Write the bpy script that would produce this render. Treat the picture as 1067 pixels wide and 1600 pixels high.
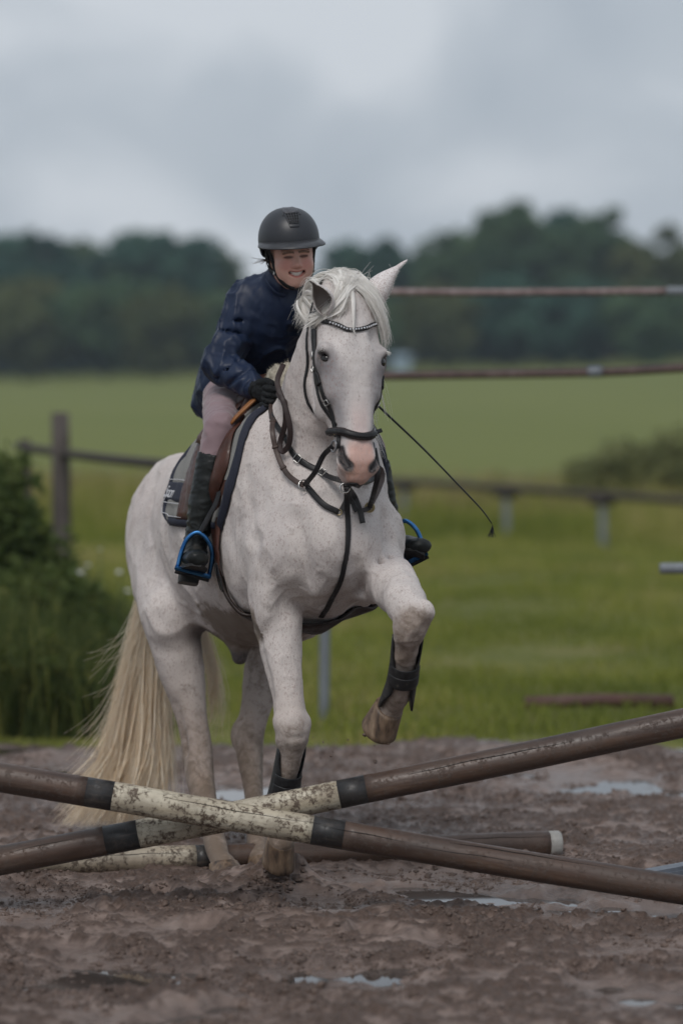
import bpy, bmesh, math, random
import numpy as np
from mathutils import Vector, Matrix
from mathutils.bvhtree import BVHTree
R = math.radians
for o in list(bpy.data.objects):
    bpy.data.objects.remove(o)
SC = bpy.context.scene
COL = SC.collection
random.seed(7)

# ---------------------------------------------------------------- camera
CAM_H, HORIZON, FPX = 1.65, 600.0, 5115.0      # eye height, horizon row and focal length of the photograph (px, 1067x1600)
cd = bpy.data.cameras.new('camera')
cam = bpy.data.objects.new('camera', cd)
COL.objects.link(cam)
cam.location = (0, 0, CAM_H)
cam.rotation_euler = (R(90), 0, 0)
cd.sensor_fit = 'VERTICAL'
cd.sensor_height = 36.0
cd.sensor_width = 24.0
cd.lens = FPX / 1600 * 36
cd.shift_y = -(800 - HORIZON) / 1600
cd.clip_start, cd.clip_end = 0.5, 4000
cd.dof.use_dof = True
cd.dof.focus_distance = 10.6
cd.dof.aperture_fstop = 1.6
SC.camera = cam

# ---------------------------------------------------------------- world: overcast sky
w = bpy.data.worlds.new('World')
SC.world = w
w.use_nodes = True
nt = w.node_tree
nt.nodes.clear()
SUN_EL, SUN_AZ = R(50), R(198)       # azimuth clockwise from +Y: behind the photographer, to the left
sky = nt.nodes.new('ShaderNodeTexSky')
sky.sky_type = 'NISHITA'
sky.sun_disc = False
sky.sun_elevation = SUN_EL
sky.sun_rotation = SUN_AZ
sky.dust_density = 3.0
bg1 = nt.nodes.new('ShaderNodeBackground')
bg1.inputs[1].default_value = 0.06
nt.links.new(sky.outputs[0], bg1.inputs[0])
tc = nt.nodes.new('ShaderNodeTexCoord')
mp = nt.nodes.new('ShaderNodeMapping')
mp.inputs['Rotation'].default_value = (0, R(-38), 0)
mp.inputs['Scale'].default_value = (10, 4, 17)
mp.inputs['Location'].default_value = (2.35, 0.0, 0.9)
nt.links.new(tc.outputs['Generated'], mp.inputs[0])
n1 = nt.nodes.new('ShaderNodeTexNoise')
n1.inputs['Scale'].default_value = 1.0
n1.inputs['Detail'].default_value = 4
n1.inputs['Roughness'].default_value = 0.45
n1.inputs['Distortion'].default_value = 0.6
nt.links.new(mp.outputs[0], n1.inputs['Vector'])
cr = nt.nodes.new('ShaderNodeValToRGB')
cr.color_ramp.elements[0].position = 0.36
cr.color_ramp.elements[0].color = (0.405, 0.455, 0.515, 1)
cr.color_ramp.elements[1].position = 0.66
cr.color_ramp.elements[1].color = (0.60, 0.64, 0.69, 1)
e = cr.color_ramp.elements.new(0.52)
e.color = (0.465, 0.513, 0.570, 1)
nt.links.new(n1.outputs['Fac'], cr.inputs[0])
bg2 = nt.nodes.new('ShaderNodeBackground')
bg2.inputs[1].default_value = 1.0
nt.links.new(cr.outputs[0], bg2.inputs[0])
mx = nt.nodes.new('ShaderNodeMixShader')
mx.inputs[0].default_value = 0.93
nt.links.new(bg1.outputs[0], mx.inputs[1])
nt.links.new(bg2.outputs[0], mx.inputs[2])
wo = nt.nodes.new('ShaderNodeOutputWorld')
nt.links.new(mx.outputs[0], wo.inputs[0])

sd = bpy.data.lights.new('sun', 'SUN')
sd.energy = 1.5
sd.angle = R(24)
sd.color = (1.0, 0.96, 0.92)
sun = bpy.data.objects.new('sun', sd)
COL.objects.link(sun)
sdir = Vector((math.sin(SUN_AZ) * math.cos(SUN_EL), math.cos(SUN_AZ) * math.cos(SUN_EL), math.sin(SUN_EL)))
sun.rotation_euler = sdir.to_track_quat('Z', 'Y').to_euler()
sun.location = sdir * 30

SC.view_settings.view_transform = 'Standard'
SC.view_settings.look = 'None'
SC.view_settings.exposure = 0.10
SC.view_settings.gamma = 1.0
SC.view_settings.use_curve_mapping = False
SC.render.engine = 'CYCLES'
SC.cycles.max_bounces = 10
SC.cycles.diffuse_bounces = 7
SC.cycles.transmission_bounces = 7
SC.cycles.use_denoising = True
# ---------------------------------------------------------------- helpers
def at(px, py, Y):
    """photograph pixel + distance -> world point"""
    return Vector(((px - 533.5) * Y / FPX, Y, CAM_H - (py - HORIZON) * Y / FPX))

def tag(o, label, cat=None, group=None, kind=None):
    if label: o['label'] = label
    if cat: o['category'] = cat
    if group: o['group'] = group
    if kind: o['kind'] = kind
    return o

def empty(name, loc=(0, 0, 0), rz=0.0):
    o = bpy.data.objects.new(name, None)
    COL.objects.link(o)
    o.location = loc
    o.rotation_euler = (0, 0, rz)
    o.empty_display_size = 0.1
    return o

def link(name, me, mat=None, parent=None, smooth=True):
    o = bpy.data.objects.new(name, me)
    COL.objects.link(o)
    if mat: me.materials.append(mat)
    if smooth:
        me.polygons.foreach_set('use_smooth', np.ones(len(me.polygons), bool))
    if parent: o.parent = parent
    return o

def mesh_np(name, V, F):
    """V (n,3); F (m,k) one face size"""
    V = np.asarray(V, np.float32); F = np.asarray(F, np.int32)
    me = bpy.data.meshes.new(name)
    me.vertices.add(len(V)); me.vertices.foreach_set('co', V.ravel())
    k = F.shape[1]
    me.loops.add(F.size); me.loops.foreach_set('vertex_index', F.ravel())
    me.polygons.add(len(F))
    me.polygons.foreach_set('loop_start', np.arange(0, F.size, k, dtype=np.int32))
    me.update(calc_edges=True)
    return me

def set_col(me, name, C):
    a = me.color_attributes.new(name, 'FLOAT_COLOR', 'POINT')
    C = np.asarray(C, np.float32)
    if C.shape[1] == 3: C = np.c_[C, np.ones(len(C), np.float32)]
    a.data.foreach_set('color', C.ravel())

def sstep(a, b, x):
    t = np.clip((x - a) / (b - a), 0, 1)
    return t * t * (3 - 2 * t)

# value noise, numpy
_rng = np.random.default_rng(11)
_LAT = _rng.random((64, 64, 64)).astype(np.float32)
def vnoise(P):
    P = np.asarray(P, np.float32)
    i = np.floor(P).astype(np.int64); f = P - i; f = f * f * (3 - 2 * f)
    i &= 63; j = (i + 1) & 63
    a, b, c = f[..., 0], f[..., 1], f[..., 2]
    L = _LAT
    x00 = L[i[..., 0], i[..., 1], i[..., 2]] * (1 - a) + L[j[..., 0], i[..., 1], i[..., 2]] * a
    x10 = L[i[..., 0], j[..., 1], i[..., 2]] * (1 - a) + L[j[..., 0], j[..., 1], i[..., 2]] * a
    x01 = L[i[..., 0], i[..., 1], j[..., 2]] * (1 - a) + L[j[..., 0], i[..., 1], j[..., 2]] * a
    x11 = L[i[..., 0], j[..., 1], j[..., 2]] * (1 - a) + L[j[..., 0], j[..., 1], j[..., 2]] * a
    return (x00 * (1 - b) + x10 * b) * (1 - c) + (x01 * (1 - b) + x11 * b) * c
def fbm(P, octv=4, gain=0.5, lac=2.03):
    P = np.asarray(P, np.float32); s = 0; a = 1.0; t = 0
    for k in range(octv):
        s = s + a * vnoise(P + 7.3 * k); t += a; a *= gain; P = P * lac
    return s / t

# ---- implicit surfaces (smooth unions of tubes and ellipsoids) meshed by surface nets
def axis_fine(lo, hi, d, flo=None, fhi=None, fd=None):
    if flo is None: return np.arange(lo, hi, d, dtype=np.float32)
    return np.concatenate([np.arange(lo, flo, d), np.arange(flo, fhi, fd), np.arange(fhi, hi + d, d)]).astype(np.float32)

def cat_rom(N, m):
    N = np.asarray(N, float)
    if len(N) < 3 or m < 2:
        return N
    out = []
    P = np.vstack([2 * N[0] - N[1], N, 2 * N[-1] - N[-2]])
    for i in range(1, len(P) - 2):
        for t in np.arange(m) / m:
            p0, p1, p2, p3 = P[i - 1], P[i], P[i + 1], P[i + 2]
            out.append(0.5 * ((2 * p1) + (-p0 + p2) * t + (2 * p0 - 5 * p1 + 4 * p2 - p3) * t * t + (-p0 + 3 * p1 - 3 * p2 + p3) * t ** 3))
    out.append(P[-2])
    return np.array(out)

class Field:
    def __init__(s, xs, ys, zs):
        s.ax = [np.asarray(a, np.float32) for a in (xs, ys, zs)]
        s.v = np.full([len(a) for a in s.ax], 0.25, np.float32)
    def sl(s, lo, hi):
        r = []
        for a, l, h in zip(s.ax, lo, hi):
            i0 = max(int(np.searchsorted(a, l)) - 1, 0); i1 = min(int(np.searchsorted(a, h)) + 1, len(a))
            r.append(slice(i0, max(i1, i0)))
        return tuple(r)
    def pts(s, S):
        return np.meshgrid(s.ax[0][S[0]], s.ax[1][S[1]], s.ax[2][S[2]], indexing='ij', sparse=True)
    def comb(s, S, d, k, sub):
        a = s.v[S]
        if sub:
            h = np.maximum(k - np.abs(a + d), 0) / k
            s.v[S] = np.maximum(a, -d) + h * h * (k * 0.25)
        else:
            h = np.maximum(k - np.abs(a - d), 0) / k
            s.v[S] = np.minimum(a, d) - h * h * (k * 0.25)
    def ell(s, c, r, axes=None, k=0.03, sub=False):
        c = np.asarray(c, float); r = np.asarray(r, float)
        A = np.eye(3) if axes is None else np.asarray(axes, float)
        A = A / np.linalg.norm(A, axis=1)[:, None]
        ext = np.sqrt(((A * r[:, None]) ** 2).sum(0)) + k + 0.01
        S = s.sl(c - ext, c + ext)
        x, y, z = s.pts(S)
        if 0 in [q.stop - q.start for q in S]: return
        q = [(x - c[0]) * A[i, 0] + (y - c[1]) * A[i, 1] + (z - c[2]) * A[i, 2] for i in range(3)]
        k0 = np.sqrt((q[0] / r[0]) ** 2 + (q[1] / r[1]) ** 2 + (q[2] / r[2]) ** 2)
        k1 = np.sqrt((q[0] / r[0] ** 2) ** 2 + (q[1] / r[1] ** 2) ** 2 + (q[2] / r[2] ** 2) ** 2) + 1e-6
        s.comb(S, (k0 * (k0 - 1) / k1).astype(np.float32), k, sub)
    def tube(s, nodes, u=(1, 0, 0), k=0.04, sub=False, m=3, p=2.0):
        """nodes: (x,y,z, ru, rv_plus, rv_minus); u: side vector; rv along tangent x u"""
        N = np.array([n if len(n) == 6 else (list(n) + [n[-1]] * (6 - len(n))) for n in nodes], float)
        N = cat_rom(N, m)
        P = N[:, :3]
        T = np.gradient(P, axis=0); T /= np.linalg.norm(T, axis=1)[:, None] + 1e-9
        u = np.asarray(u, float)
        if u.ndim == 2 and len(u) != len(N):
            u = np.stack([np.interp(np.linspace(0, 1, len(N)), np.linspace(0, 1, len(u)), u[:, i]) for i in range(3)], 1)
        U = np.broadcast_to(u, P.shape).copy()
        U -= (U * T).sum(1)[:, None] * T; U /= np.linalg.norm(U, axis=1)[:, None]
        Vv = np.cross(T, U)
        rm = N[:, 3:].max(1)
        pad = k + 0.02
        lo = (P - rm[:, None]).min(0) - pad; hi = (P + rm[:, None]).max(0) + pad
        S = s.sl(lo, hi)
        D = np.full(s.v[S].shape, 0.25, np.float32)
        if D.size == 0: return
        for i in range(len(P) - 1):
            rr = max(rm[i], rm[i + 1]) + pad
            l2 = np.minimum(P[i], P[i + 1]) - rr; h2 = np.maximum(P[i], P[i + 1]) + rr
            S2 = s.sl(l2, h2)
            sub_i = tuple(slice(max(a.start - b.start, 0), max(min(a.stop, b.stop) - b.start, 0)) for a, b in zip(S2, S))
            S2 = tuple(slice(b.start + q.start, b.start + q.stop) for q, b in zip(sub_i, S))
            if 0 in [q.stop - q.start for q in S2]: continue
            x, y, z = s.pts(S2)
            E = P[i + 1] - P[i]; e2 = max((E * E).sum(), 1e-12)
            t = np.clip(((x - P[i][0]) * E[0] + (y - P[i][1]) * E[1] + (z - P[i][2]) * E[2]) / e2, 0, 1)
            ox = x - P[i][0] - t * E[0]; oy = y - P[i][1] - t * E[1]; oz = z - P[i][2] - t * E[2]
            lp = lambda a, b: a + (b - a) * t
            def dot(a, b): return ox * lp(a[0], b[0]) + oy * lp(a[1], b[1]) + oz * lp(a[2], b[2])
            du = dot(U[i], U[i + 1]); dv = dot(Vv[i], Vv[i + 1])
            off2 = ox * ox + oy * oy + oz * oz
            dw2 = np.maximum(off2 - du * du - dv * dv, 0)
            ru = lp(N[i, 3], N[i + 1, 3])
            rv = np.where(dv > 0, lp(N[i, 4], N[i + 1, 4]), lp(N[i, 5], N[i + 1, 5]))
            rw = np.minimum(ru, lp(N[i, 4] + N[i, 5], N[i + 1, 4] + N[i + 1, 5]) * .5)
            if p == 2.0:
                k0 = np.sqrt((du / ru) ** 2 + (dv / rv) ** 2 + dw2 / rw ** 2)
            else:
                k0 = (np.abs(du / ru) ** p + np.abs(dv / rv) ** p + (dw2 / rw ** 2) ** (p / 2)) ** (1 / p)
            off = np.sqrt(off2)
            d = np.where(k0 > 1e-3, off * (1 - 1 / np.maximum(k0, 1e-3)), -rw)
            d = np.maximum(d, -rw)
            np.minimum(D[sub_i], d, out=D[sub_i])
        s.comb(S, D, k, sub)
    def mesh(s, smooth=2):
        v = s.v; ins = v < 0
        c = np.zeros(tuple(n - 1 for n in v.shape), np.uint8)
        offs = [(i, j, k) for i in (0, 1) for j in (0, 1) for k in (0, 1)]
        n = v.shape
        for (i, j, k) in offs:
            c += ins[i:n[0] - 1 + i, j:n[1] - 1 + j, k:n[2] - 1 + k]
        act = (c > 0) & (c < 8)
        I = np.argwhere(act)
        idx = np.full(c.shape, -1, np.int32)
        idx[act] = np.arange(len(I), dtype=np.int32)
        cv = {o: v[I[:, 0] + o[0], I[:, 1] + o[1], I[:, 2] + o[2]] for o in offs}
        acc = np.zeros((len(I), 3)); cnt = np.zeros(len(I))
        for a in offs:
            for ax in range(3):
                if a[ax]: continue
                b = list(a); b[ax] = 1; b = tuple(b)
                va, vb = cv[a], cv[b]
                m = (va < 0) != (vb < 0)
                t = va[m] / (va[m] - vb[m])
                q = np.tile(np.array(a, float), (m.sum(), 1)); q[:, ax] = t
                acc[m] += q; cnt[m] += 1
        fr = acc / cnt[:, None]
        P = np.empty((len(I), 3))
        for ax in range(3):
            A = s.ax[ax]
            P[:, ax] = A[I[:, ax]] + fr[:, ax] * (A[I[:, ax] + 1] - A[I[:, ax]])
        Fs = []
        for ax in range(3):
            a1, a2 = (ax + 1) % 3, (ax + 2) % 3
            s0 = [slice(None)] * 3; s1 = [slice(None)] * 3
            s0[ax] = slice(0, n[ax] - 1); s1[ax] = slice(1, n[ax])
            A0 = ins[tuple(s0)]; B0 = ins[tuple(s1)]
            e = np.argwhere(A0 != B0)
            ok = (e[:, a1] > 0) & (e[:, a2] > 0) & (e[:, a1] < n[a1] - 1) & (e[:, a2] < n[a2] - 1)
            e = e[ok]
            flip = A0[e[:, 0], e[:, 1], e[:, 2]]
            def cell(d1, d2):
                q = e.copy(); q[:, a1] += d1; q[:, a2] += d2
                return idx[q[:, 0], q[:, 1], q[:, 2]]
            quad = np.stack([cell(-1, -1), cell(0, -1), cell(0, 0), cell(-1, 0)], 1)
            quad[~flip] = quad[~flip][:, ::-1]
            Fs.append(quad)
        F = np.concatenate(Fs)
        F = F[(F >= 0).all(1)]
        for _ in range(smooth):
            E = np.concatenate([F[:, [0, 1]], F[:, [1, 2]], F[:, [2, 3]], F[:, [3, 0]]])
            cn = np.bincount(E[:, 0], minlength=len(P)) + np.bincount(E[:, 1], minlength=len(P))
            Q = np.stack([np.bincount(E[:, 0], P[E[:, 1], i], len(P)) + np.bincount(E[:, 1], P[E[:, 0], i], len(P)) for i in range(3)], 1)
            P = 0.5 * P + 0.5 * Q / np.maximum(cn, 1)[:, None]
        return P, F

def largest_piece(P, F):
    lab = np.arange(len(P))
    E = np.concatenate([F[:, [0, 1]], F[:, [1, 2]], F[:, [2, 3]], F[:, [3, 0]]])
    while True:
        m_ = np.minimum(lab[E[:, 0]], lab[E[:, 1]]); new = lab.copy()
        np.minimum.at(new, E[:, 0], m_); np.minimum.at(new, E[:, 1], m_); new = new[new]
        if (new == lab).all(): break
        lab = new
    big = np.bincount(lab).argmax(); k = lab == big
    idx = np.cumsum(k) - 1
    return P[k], idx[F[k[F].all(1)]]

def vnormals(P, F):
    Nn = np.cross(P[F[:, 2]] - P[F[:, 0]], P[F[:, 3]] - P[F[:, 1]])
    o = np.zeros_like(P)
    for c in range(F.shape[1]):
        for i in range(3):
            o[:, i] += np.bincount(F[:, c], Nn[:, i], len(P))
    return o / (np.linalg.norm(o, axis=1)[:, None] + 1e-12)

# ---- lofted tubes, straps and hair as meshes
def frames(P, up=None):
    P = np.asarray(P, float)
    T = np.gradient(P, axis=0); T /= np.linalg.norm(T, axis=1)[:, None] + 1e-12
    if up is None:
        a = np.array([0, 0, 1.0]) if abs(T[0][2]) < 0.9 else np.array([1.0, 0, 0])
        U = np.cross(T[0], a); U /= np.linalg.norm(U)
        Us = [U]
        for i in range(1, len(P)):
            U = U - (U @ T[i]) * T[i]; U /= np.linalg.norm(U) + 1e-12
            Us.append(U)
        Us = np.array(Us); Ws = np.cross(T, Us)
    else:
        up = np.broadcast_to(np.asarray(up, float), P.shape)
        Us = np.cross(up, T); Us /= np.linalg.norm(Us, axis=1)[:, None] + 1e-12
        Ws = np.cross(T, Us)
    return T, Us, Ws

def loft(secs):
    """secs (n,m,3) closed rings -> verts, quads + fan caps as degenerate quads"""
    S = np.asarray(secs, float); n, m = S.shape[:2]
    V = S.reshape(-1, 3)
    F = []
    for i in range(n - 1):
        for j in range(m):
            a = i * m + j; b = i * m + (j + 1) % m
            F.append((a, b, b + m, a + m))
    return V, F, n, m

def loft_mesh(name, secs, caps=True, closed=False):
    V, F, n, m = loft(secs)
    V = [tuple(v) for v in V]; F = list(F)
    if closed:
        for j in range(m):
            a = (n - 1) * m + j; b = (n - 1) * m + (j + 1) % m
            F.append((a, b, (j + 1) % m, j))
    elif caps:
        F.append(tuple(range(m))[::-1]); F.append(tuple((n - 1) * m + j for j in range(m)))
    me = bpy.data.meshes.new(name)
    me.from_pydata(V, [], F); me.update()
    bm = bmesh.new(); bm.from_mesh(me); bmesh.ops.recalc_face_normals(bm, faces=bm.faces); bm.to_mesh(me); bm.free()
    return me

def tube_secs(P, r, m=8, up=None, flat=1.0):
    P = np.asarray(P, float)
    T, U, W = frames(P, up)
    r = np.broadcast_to(np.asarray(r, float), (len(P),))
    a = np.linspace(0, 2 * np.pi, m, endpoint=False)
    return P[:, None] + r[:, None, None] * (np.cos(a)[None, :, None] * U[:, None] + flat * np.sin(a)[None, :, None] * W[:, None])

def strap_secs(P, nrm, w, t):
    """flat strap: width along cross(normal, tangent), slightly domed, rounded edges"""
    P = np.asarray(P, float)
    T, U, W = frames(P, nrm)
    w = np.broadcast_to(np.asarray(w, float), (len(P),)) / 2
    pr = [(-1, 0), (-0.9, 0.75), (-0.45, 1.0), (0.45, 1.0), (0.9, 0.75), (1, 0), (0.9, -0.6), (-0.9, -0.6)]
    return np.stack([P + (a * w)[:, None] * U + b * t * 0.5 * W for a, b in pr], 1)

def tube_obj(name, P, r, mat, parent=None, m=8, closed=False, dense=0, flat=1.0, up=None):
    P = np.asarray(P, float)
    if dense: P = cat_rom(P, dense)
    return link(name, loft_mesh(name, tube_secs(P, r, m, up, flat), closed=closed), mat, parent)

def ring_obj(name, c, rad, r, nrm, mat, parent=None, n=24, m=6):
    nrm = Vector(nrm).normalized(); q = nrm.to_track_quat('Z', 'Y')
    a = np.linspace(0, 2 * np.pi, n, endpoint=False)
    secs = []
    for t in a:
        e = q @ Vector((math.cos(t), math.sin(t), 0))
        secs.append([tuple(Vector(c) + e * (rad + r * math.cos(b)) + nrm * (r * math.sin(b))) for b in np.linspace(0, 2 * np.pi, m, endpoint=False)])
    return link(name, loft_mesh(name, secs, closed=True), mat, parent)

def hair_mesh(name, strands, r0, taper=0.35, m=3):
    """strands: list of (k,3) arrays, all the same k; r0 scalar or per strand"""
    S = np.asarray(strands, float); n, k = S.shape[:2]
    T = np.gradient(S, axis=1); T /= np.linalg.norm(T, axis=2)[..., None] + 1e-12
    ref = np.array([0.31, 0.83, 0.46])
    U = np.cross(T, ref); U /= np.linalg.norm(U, axis=2)[..., None] + 1e-12
    W = np.cross(T, U)
    rr = np.broadcast_to(np.asarray(r0, float), (n,))[:, None] * np.linspace(1, taper, k)[None]
    a = np.linspace(0, 2 * np.pi, m, endpoint=False)
    V = S[:, :, None] + rr[..., None, None] * (np.cos(a)[:, None] * U[:, :, None] + np.sin(a)[:, None] * W[:, :, None])
    V = V.reshape(-1, 3)
    b = (np.arange(n) * k * m)[:, None, None] + (np.arange(k - 1) * m)[None, :, None]
    j = np.arange(m); j1 = (j + 1) % m
    F = np.stack([b + j, b + j1, b + j1 + m, b + j + m], -1).reshape(-1, 4)
    return mesh_np(name, V, F)

# ---- materials
class M:
    """tiny node builder"""
    def __init__(s, name):
        s.m = bpy.data.materials.new(name); s.m.use_nodes = True
        s.t = s.m.node_tree; s.b = s.t.nodes['Principled BSDF']
        s.co = None
    def node(s, ty, **kw):
        n = s.t.nodes.new(ty)
        for k_, v_ in kw.items():
            if hasattr(n, k_): setattr(n, k_, v_)
        return n
    def set(s, **kw):
        for k_, v_ in kw.items():
            s.b.inputs[k_.replace('_', ' ')].default_value = v_
        return s
    def lk(s, a, b): s.t.links.new(a, b); return s
    def coords(s, scale=(1, 1, 1), kind='Object'):
        tc_ = s.node('ShaderNodeTexCoord'); mp_ = s.node('ShaderNodeMapping')
        mp_.inputs['Scale'].default_value = scale
        s.lk(tc_.outputs[kind], mp_.inputs[0]); return mp_.outputs[0]
    def noise(s, scale, detail=4, rough=0.55, vec=None, dist=0.0):
        n = s.node('ShaderNodeTexNoise')
        n.inputs['Scale'].default_value = scale; n.inputs['Detail'].default_value = detail
        n.inputs['Roughness'].default_value = rough; n.inputs['Distortion'].default_value = dist
        s.lk(vec if vec else s.coords(), n.inputs['Vector']); return n.outputs['Fac']
    def ramp(s, fac, stops, interp='LINEAR'):
        r = s.node('ShaderNodeValToRGB'); cr_ = r.color_ramp; cr_.interpolation = interp
        while len(cr_.elements) < len(stops): cr_.elements.new(0.5)
        for el, (p_, c_) in zip(cr_.elements, stops):
            el.position = p_; el.color = c_ if len(c_) == 4 else (*c_, 1)
        s.lk(fac, r.inputs[0]); return r.outputs[0]
    def mix(s, fac, a, b, mode='MIX'):
        n = s.node('ShaderNodeMix'); n.data_type = 'RGBA'; n.blend_type = mode
        for sock, val in ((n.inputs[0], fac), (n.inputs[6], a), (n.inputs[7], b)):
            if isinstance(val, (int, float)): sock.default_value = val
            elif isinstance(val, tuple): sock.default_value = val if len(val) == 4 else (*val, 1)
            else: s.lk(val, sock)
        return n.outputs[2]
    def math(s, op, a, b=0.0):
        n = s.node('ShaderNodeMath'); n.operation = op
        for sock, val in ((n.inputs[0], a), (n.inputs[1], b)):
            if isinstance(val, (int, float)): sock.default_value = val
            else: s.lk(val, sock)
        return n.outputs[0]
    def attr(s, name, out='Color'):
        n = s.node('ShaderNodeAttribute'); n.attribute_name = name; return n.outputs[out]
    def bump(s, h, strength=0.3, dist=0.01):
        n = s.node('ShaderNodeBump'); n.inputs['Strength'].default_value = strength; n.inputs['Distance'].default_value = dist
        s.lk(h, n.inputs['Height']); s.lk(n.outputs[0], s.b.inputs['Normal']); return s
    def color(s, c): s.lk(c, s.b.inputs['Base Color']); return s
    def rough(s, c): s.lk(c, s.b.inputs['Roughness']); return s

def leather(name, c, rough=0.45, sc=60, var=0.35):
    q = M(name); v = q.coords()
    n = q.noise(sc, 5, 0.6, v); n2 = q.noise(14, 4, 0.6, v)
    c2 = tuple(min(1, x * (1 + var) + 0.006) for x in c); c1 = tuple(x * (1 - var) for x in c)
    q.color(q.ramp(n2, [(0.3, c1), (0.7, c2)]))
    q.rough(q.ramp(n, [(0.3, (rough - .12,) * 3), (0.7, (rough + .15,) * 3)]))
    q.bump(n, 0.25, 0.002); q.b.inputs['Specular IOR Level'].default_value = .28
    return q.m

def metal(name, c, rough=0.3):
    q = M(name).set(Metallic=1.0, Base_Color=(*c, 1))
    n = q.noise(40, 4, 0.6)
    q.rough(q.ramp(n, [(0.3, (rough - .08,) * 3), (0.7, (rough + .15,) * 3)]))
    return q.m
# ================================================================ SETTING
def terrain_z(X, Y):
    X = np.asarray(X, float); Y = np.asarray(Y, float)
    t = np.clip((Y - 45) / 215, 0, 1.6)
    z = 3.0 * t * (.35 + .65 * np.clip(t, 0, 1)) + .030 * X * np.clip((Y - 60) / 200, 0, 1)
    return z + np.where(Y < 45, 0, 0)
def grid_mesh(name, xs, ys, zf):
    X, Y = np.meshgrid(xs, ys, indexing='ij'); Z = zf(X, Y)
    V = np.stack([X, Y, Z], -1).reshape(-1, 3); n, m_ = len(xs), len(ys)
    i = np.arange(n - 1)[:, None] * m_ + np.arange(m_ - 1)[None]
    F = np.stack([i, i + m_, i + m_ + 1, i + 1], -1).reshape(-1, 4)
    return mesh_np(name, V, F), V
# ---- ground sheet: verge grass, then crop field to the horizon
xs = np.unique(np.r_[np.linspace(-250, -40, 20), np.linspace(-40, 40, 41), np.linspace(40, 250, 20)])
ys = np.unique(np.r_[np.linspace(-20, 14, 8), np.linspace(14, 60, 47), np.linspace(60, 400, 40), np.linspace(400, 700, 8)])
me, _ = grid_mesh('ground', xs, ys, lambda X, Y: terrain_z(X, Y) - .03 + np.where((Y > 15.4) & (Y < 60), (fbm(np.stack([X * .9, Y * .9, X * 0], -1), 3) - .4) * .10, -.03 * (Y < 15.4)))
q = M('grass_ground'); sx = q.node('ShaderNodeSeparateXYZ'); q.lk(q.coords(), sx.inputs[0])
g1 = q.noise(1.3, 5, .6); g2 = q.noise(14, 4, .6)
verge = q.ramp(g1, [(.30, (.085, .100, .026)), (.48, (.14, .15, .036)), (.62, (.19, .175, .060)), (.75, (.24, .19, .10))])
verge = q.mix(q.math('MULTIPLY', g2, .35), verge, (.04, .045, .015))
g3 = q.noise(.05, 3, .5)
field = q.ramp(g3, [(.3, (.130, .152, .038)), (.7, (.156, .172, .048))])
mr = q.node('ShaderNodeMapRange'); mr.inputs[1].default_value = 40; mr.inputs[2].default_value = 46
q.lk(q.math('ADD', sx.outputs[1], q.math('MULTIPLY', g1, 6)), mr.inputs[0])
q.color(q.mix(mr.outputs[0], verge, field)).set(Roughness=.9); q.b.inputs['Specular IOR Level'].default_value = .15
tag(link('ground', me, q.m), None, None, kind='structure')

# ---- muddy riding arena with real relief
MUD_END = 15.3
def geo(a, b, n, p=2.2): return a + (b - a) * np.linspace(0, 1, n) ** p
xs = np.r_[-geo(1.45, 24, 46)[::-1], np.arange(-1.44, 1.445, .0085), geo(1.45, 24, 46)]
ys = np.unique(np.r_[np.linspace(0, 8.0, 40), np.arange(8.0, 11.6, .0085), geo(11.6, 15.9, 210, 1.35)])
_pr = np.random.default_rng(21)
PRINTS = [(x, y, _pr.uniform(.05, .085), _pr.uniform(0, 6.3)) for x, y in zip(_pr.uniform(-2.6, 2.6, 320), _pr.uniform(7.6, 15.2, 320))]
PUD = []
for px, py, rx, ry in ((505, 1414, .13, .10), (560, 1516, .20, .12), (490, 1526, .10, .06), (625, 1508, .10, .05), (985, 1411, .22, .14), (820, 1404, .16, .10), (30, 1442, .16, .14), (40, 1416, .18, .10), (150, 1520, .30, .12), (1010, 1556, .20, .10), (370, 1580, .18, .10), (570, 1458, .06, .05), (720, 1380, .45, .16), (1000, 1482, .20, .10), (200, 1590, .2, .1), (660, 1395, .2, .1), (330, 1228, .40, .22), (440, 1236, .30, .16), (880, 1212, .5, .25), (700, 1200, .3, .15), (1010, 1230, .3, .15), (120, 1200, .4, .2), (600, 1545, .10, .05), (90, 1480, .14, .07), (860, 1440, .12, .06), (700, 1470, .08, .05), (300, 1450, .10, .05), (930, 1530, .10, .05), (420, 1490, .07, .04)):
    Yp = 1.65 * FPX / (py - 600); PUD.append(((px - 533.5) * Yp / FPX, Yp, rx, ry * 2.0))
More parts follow.
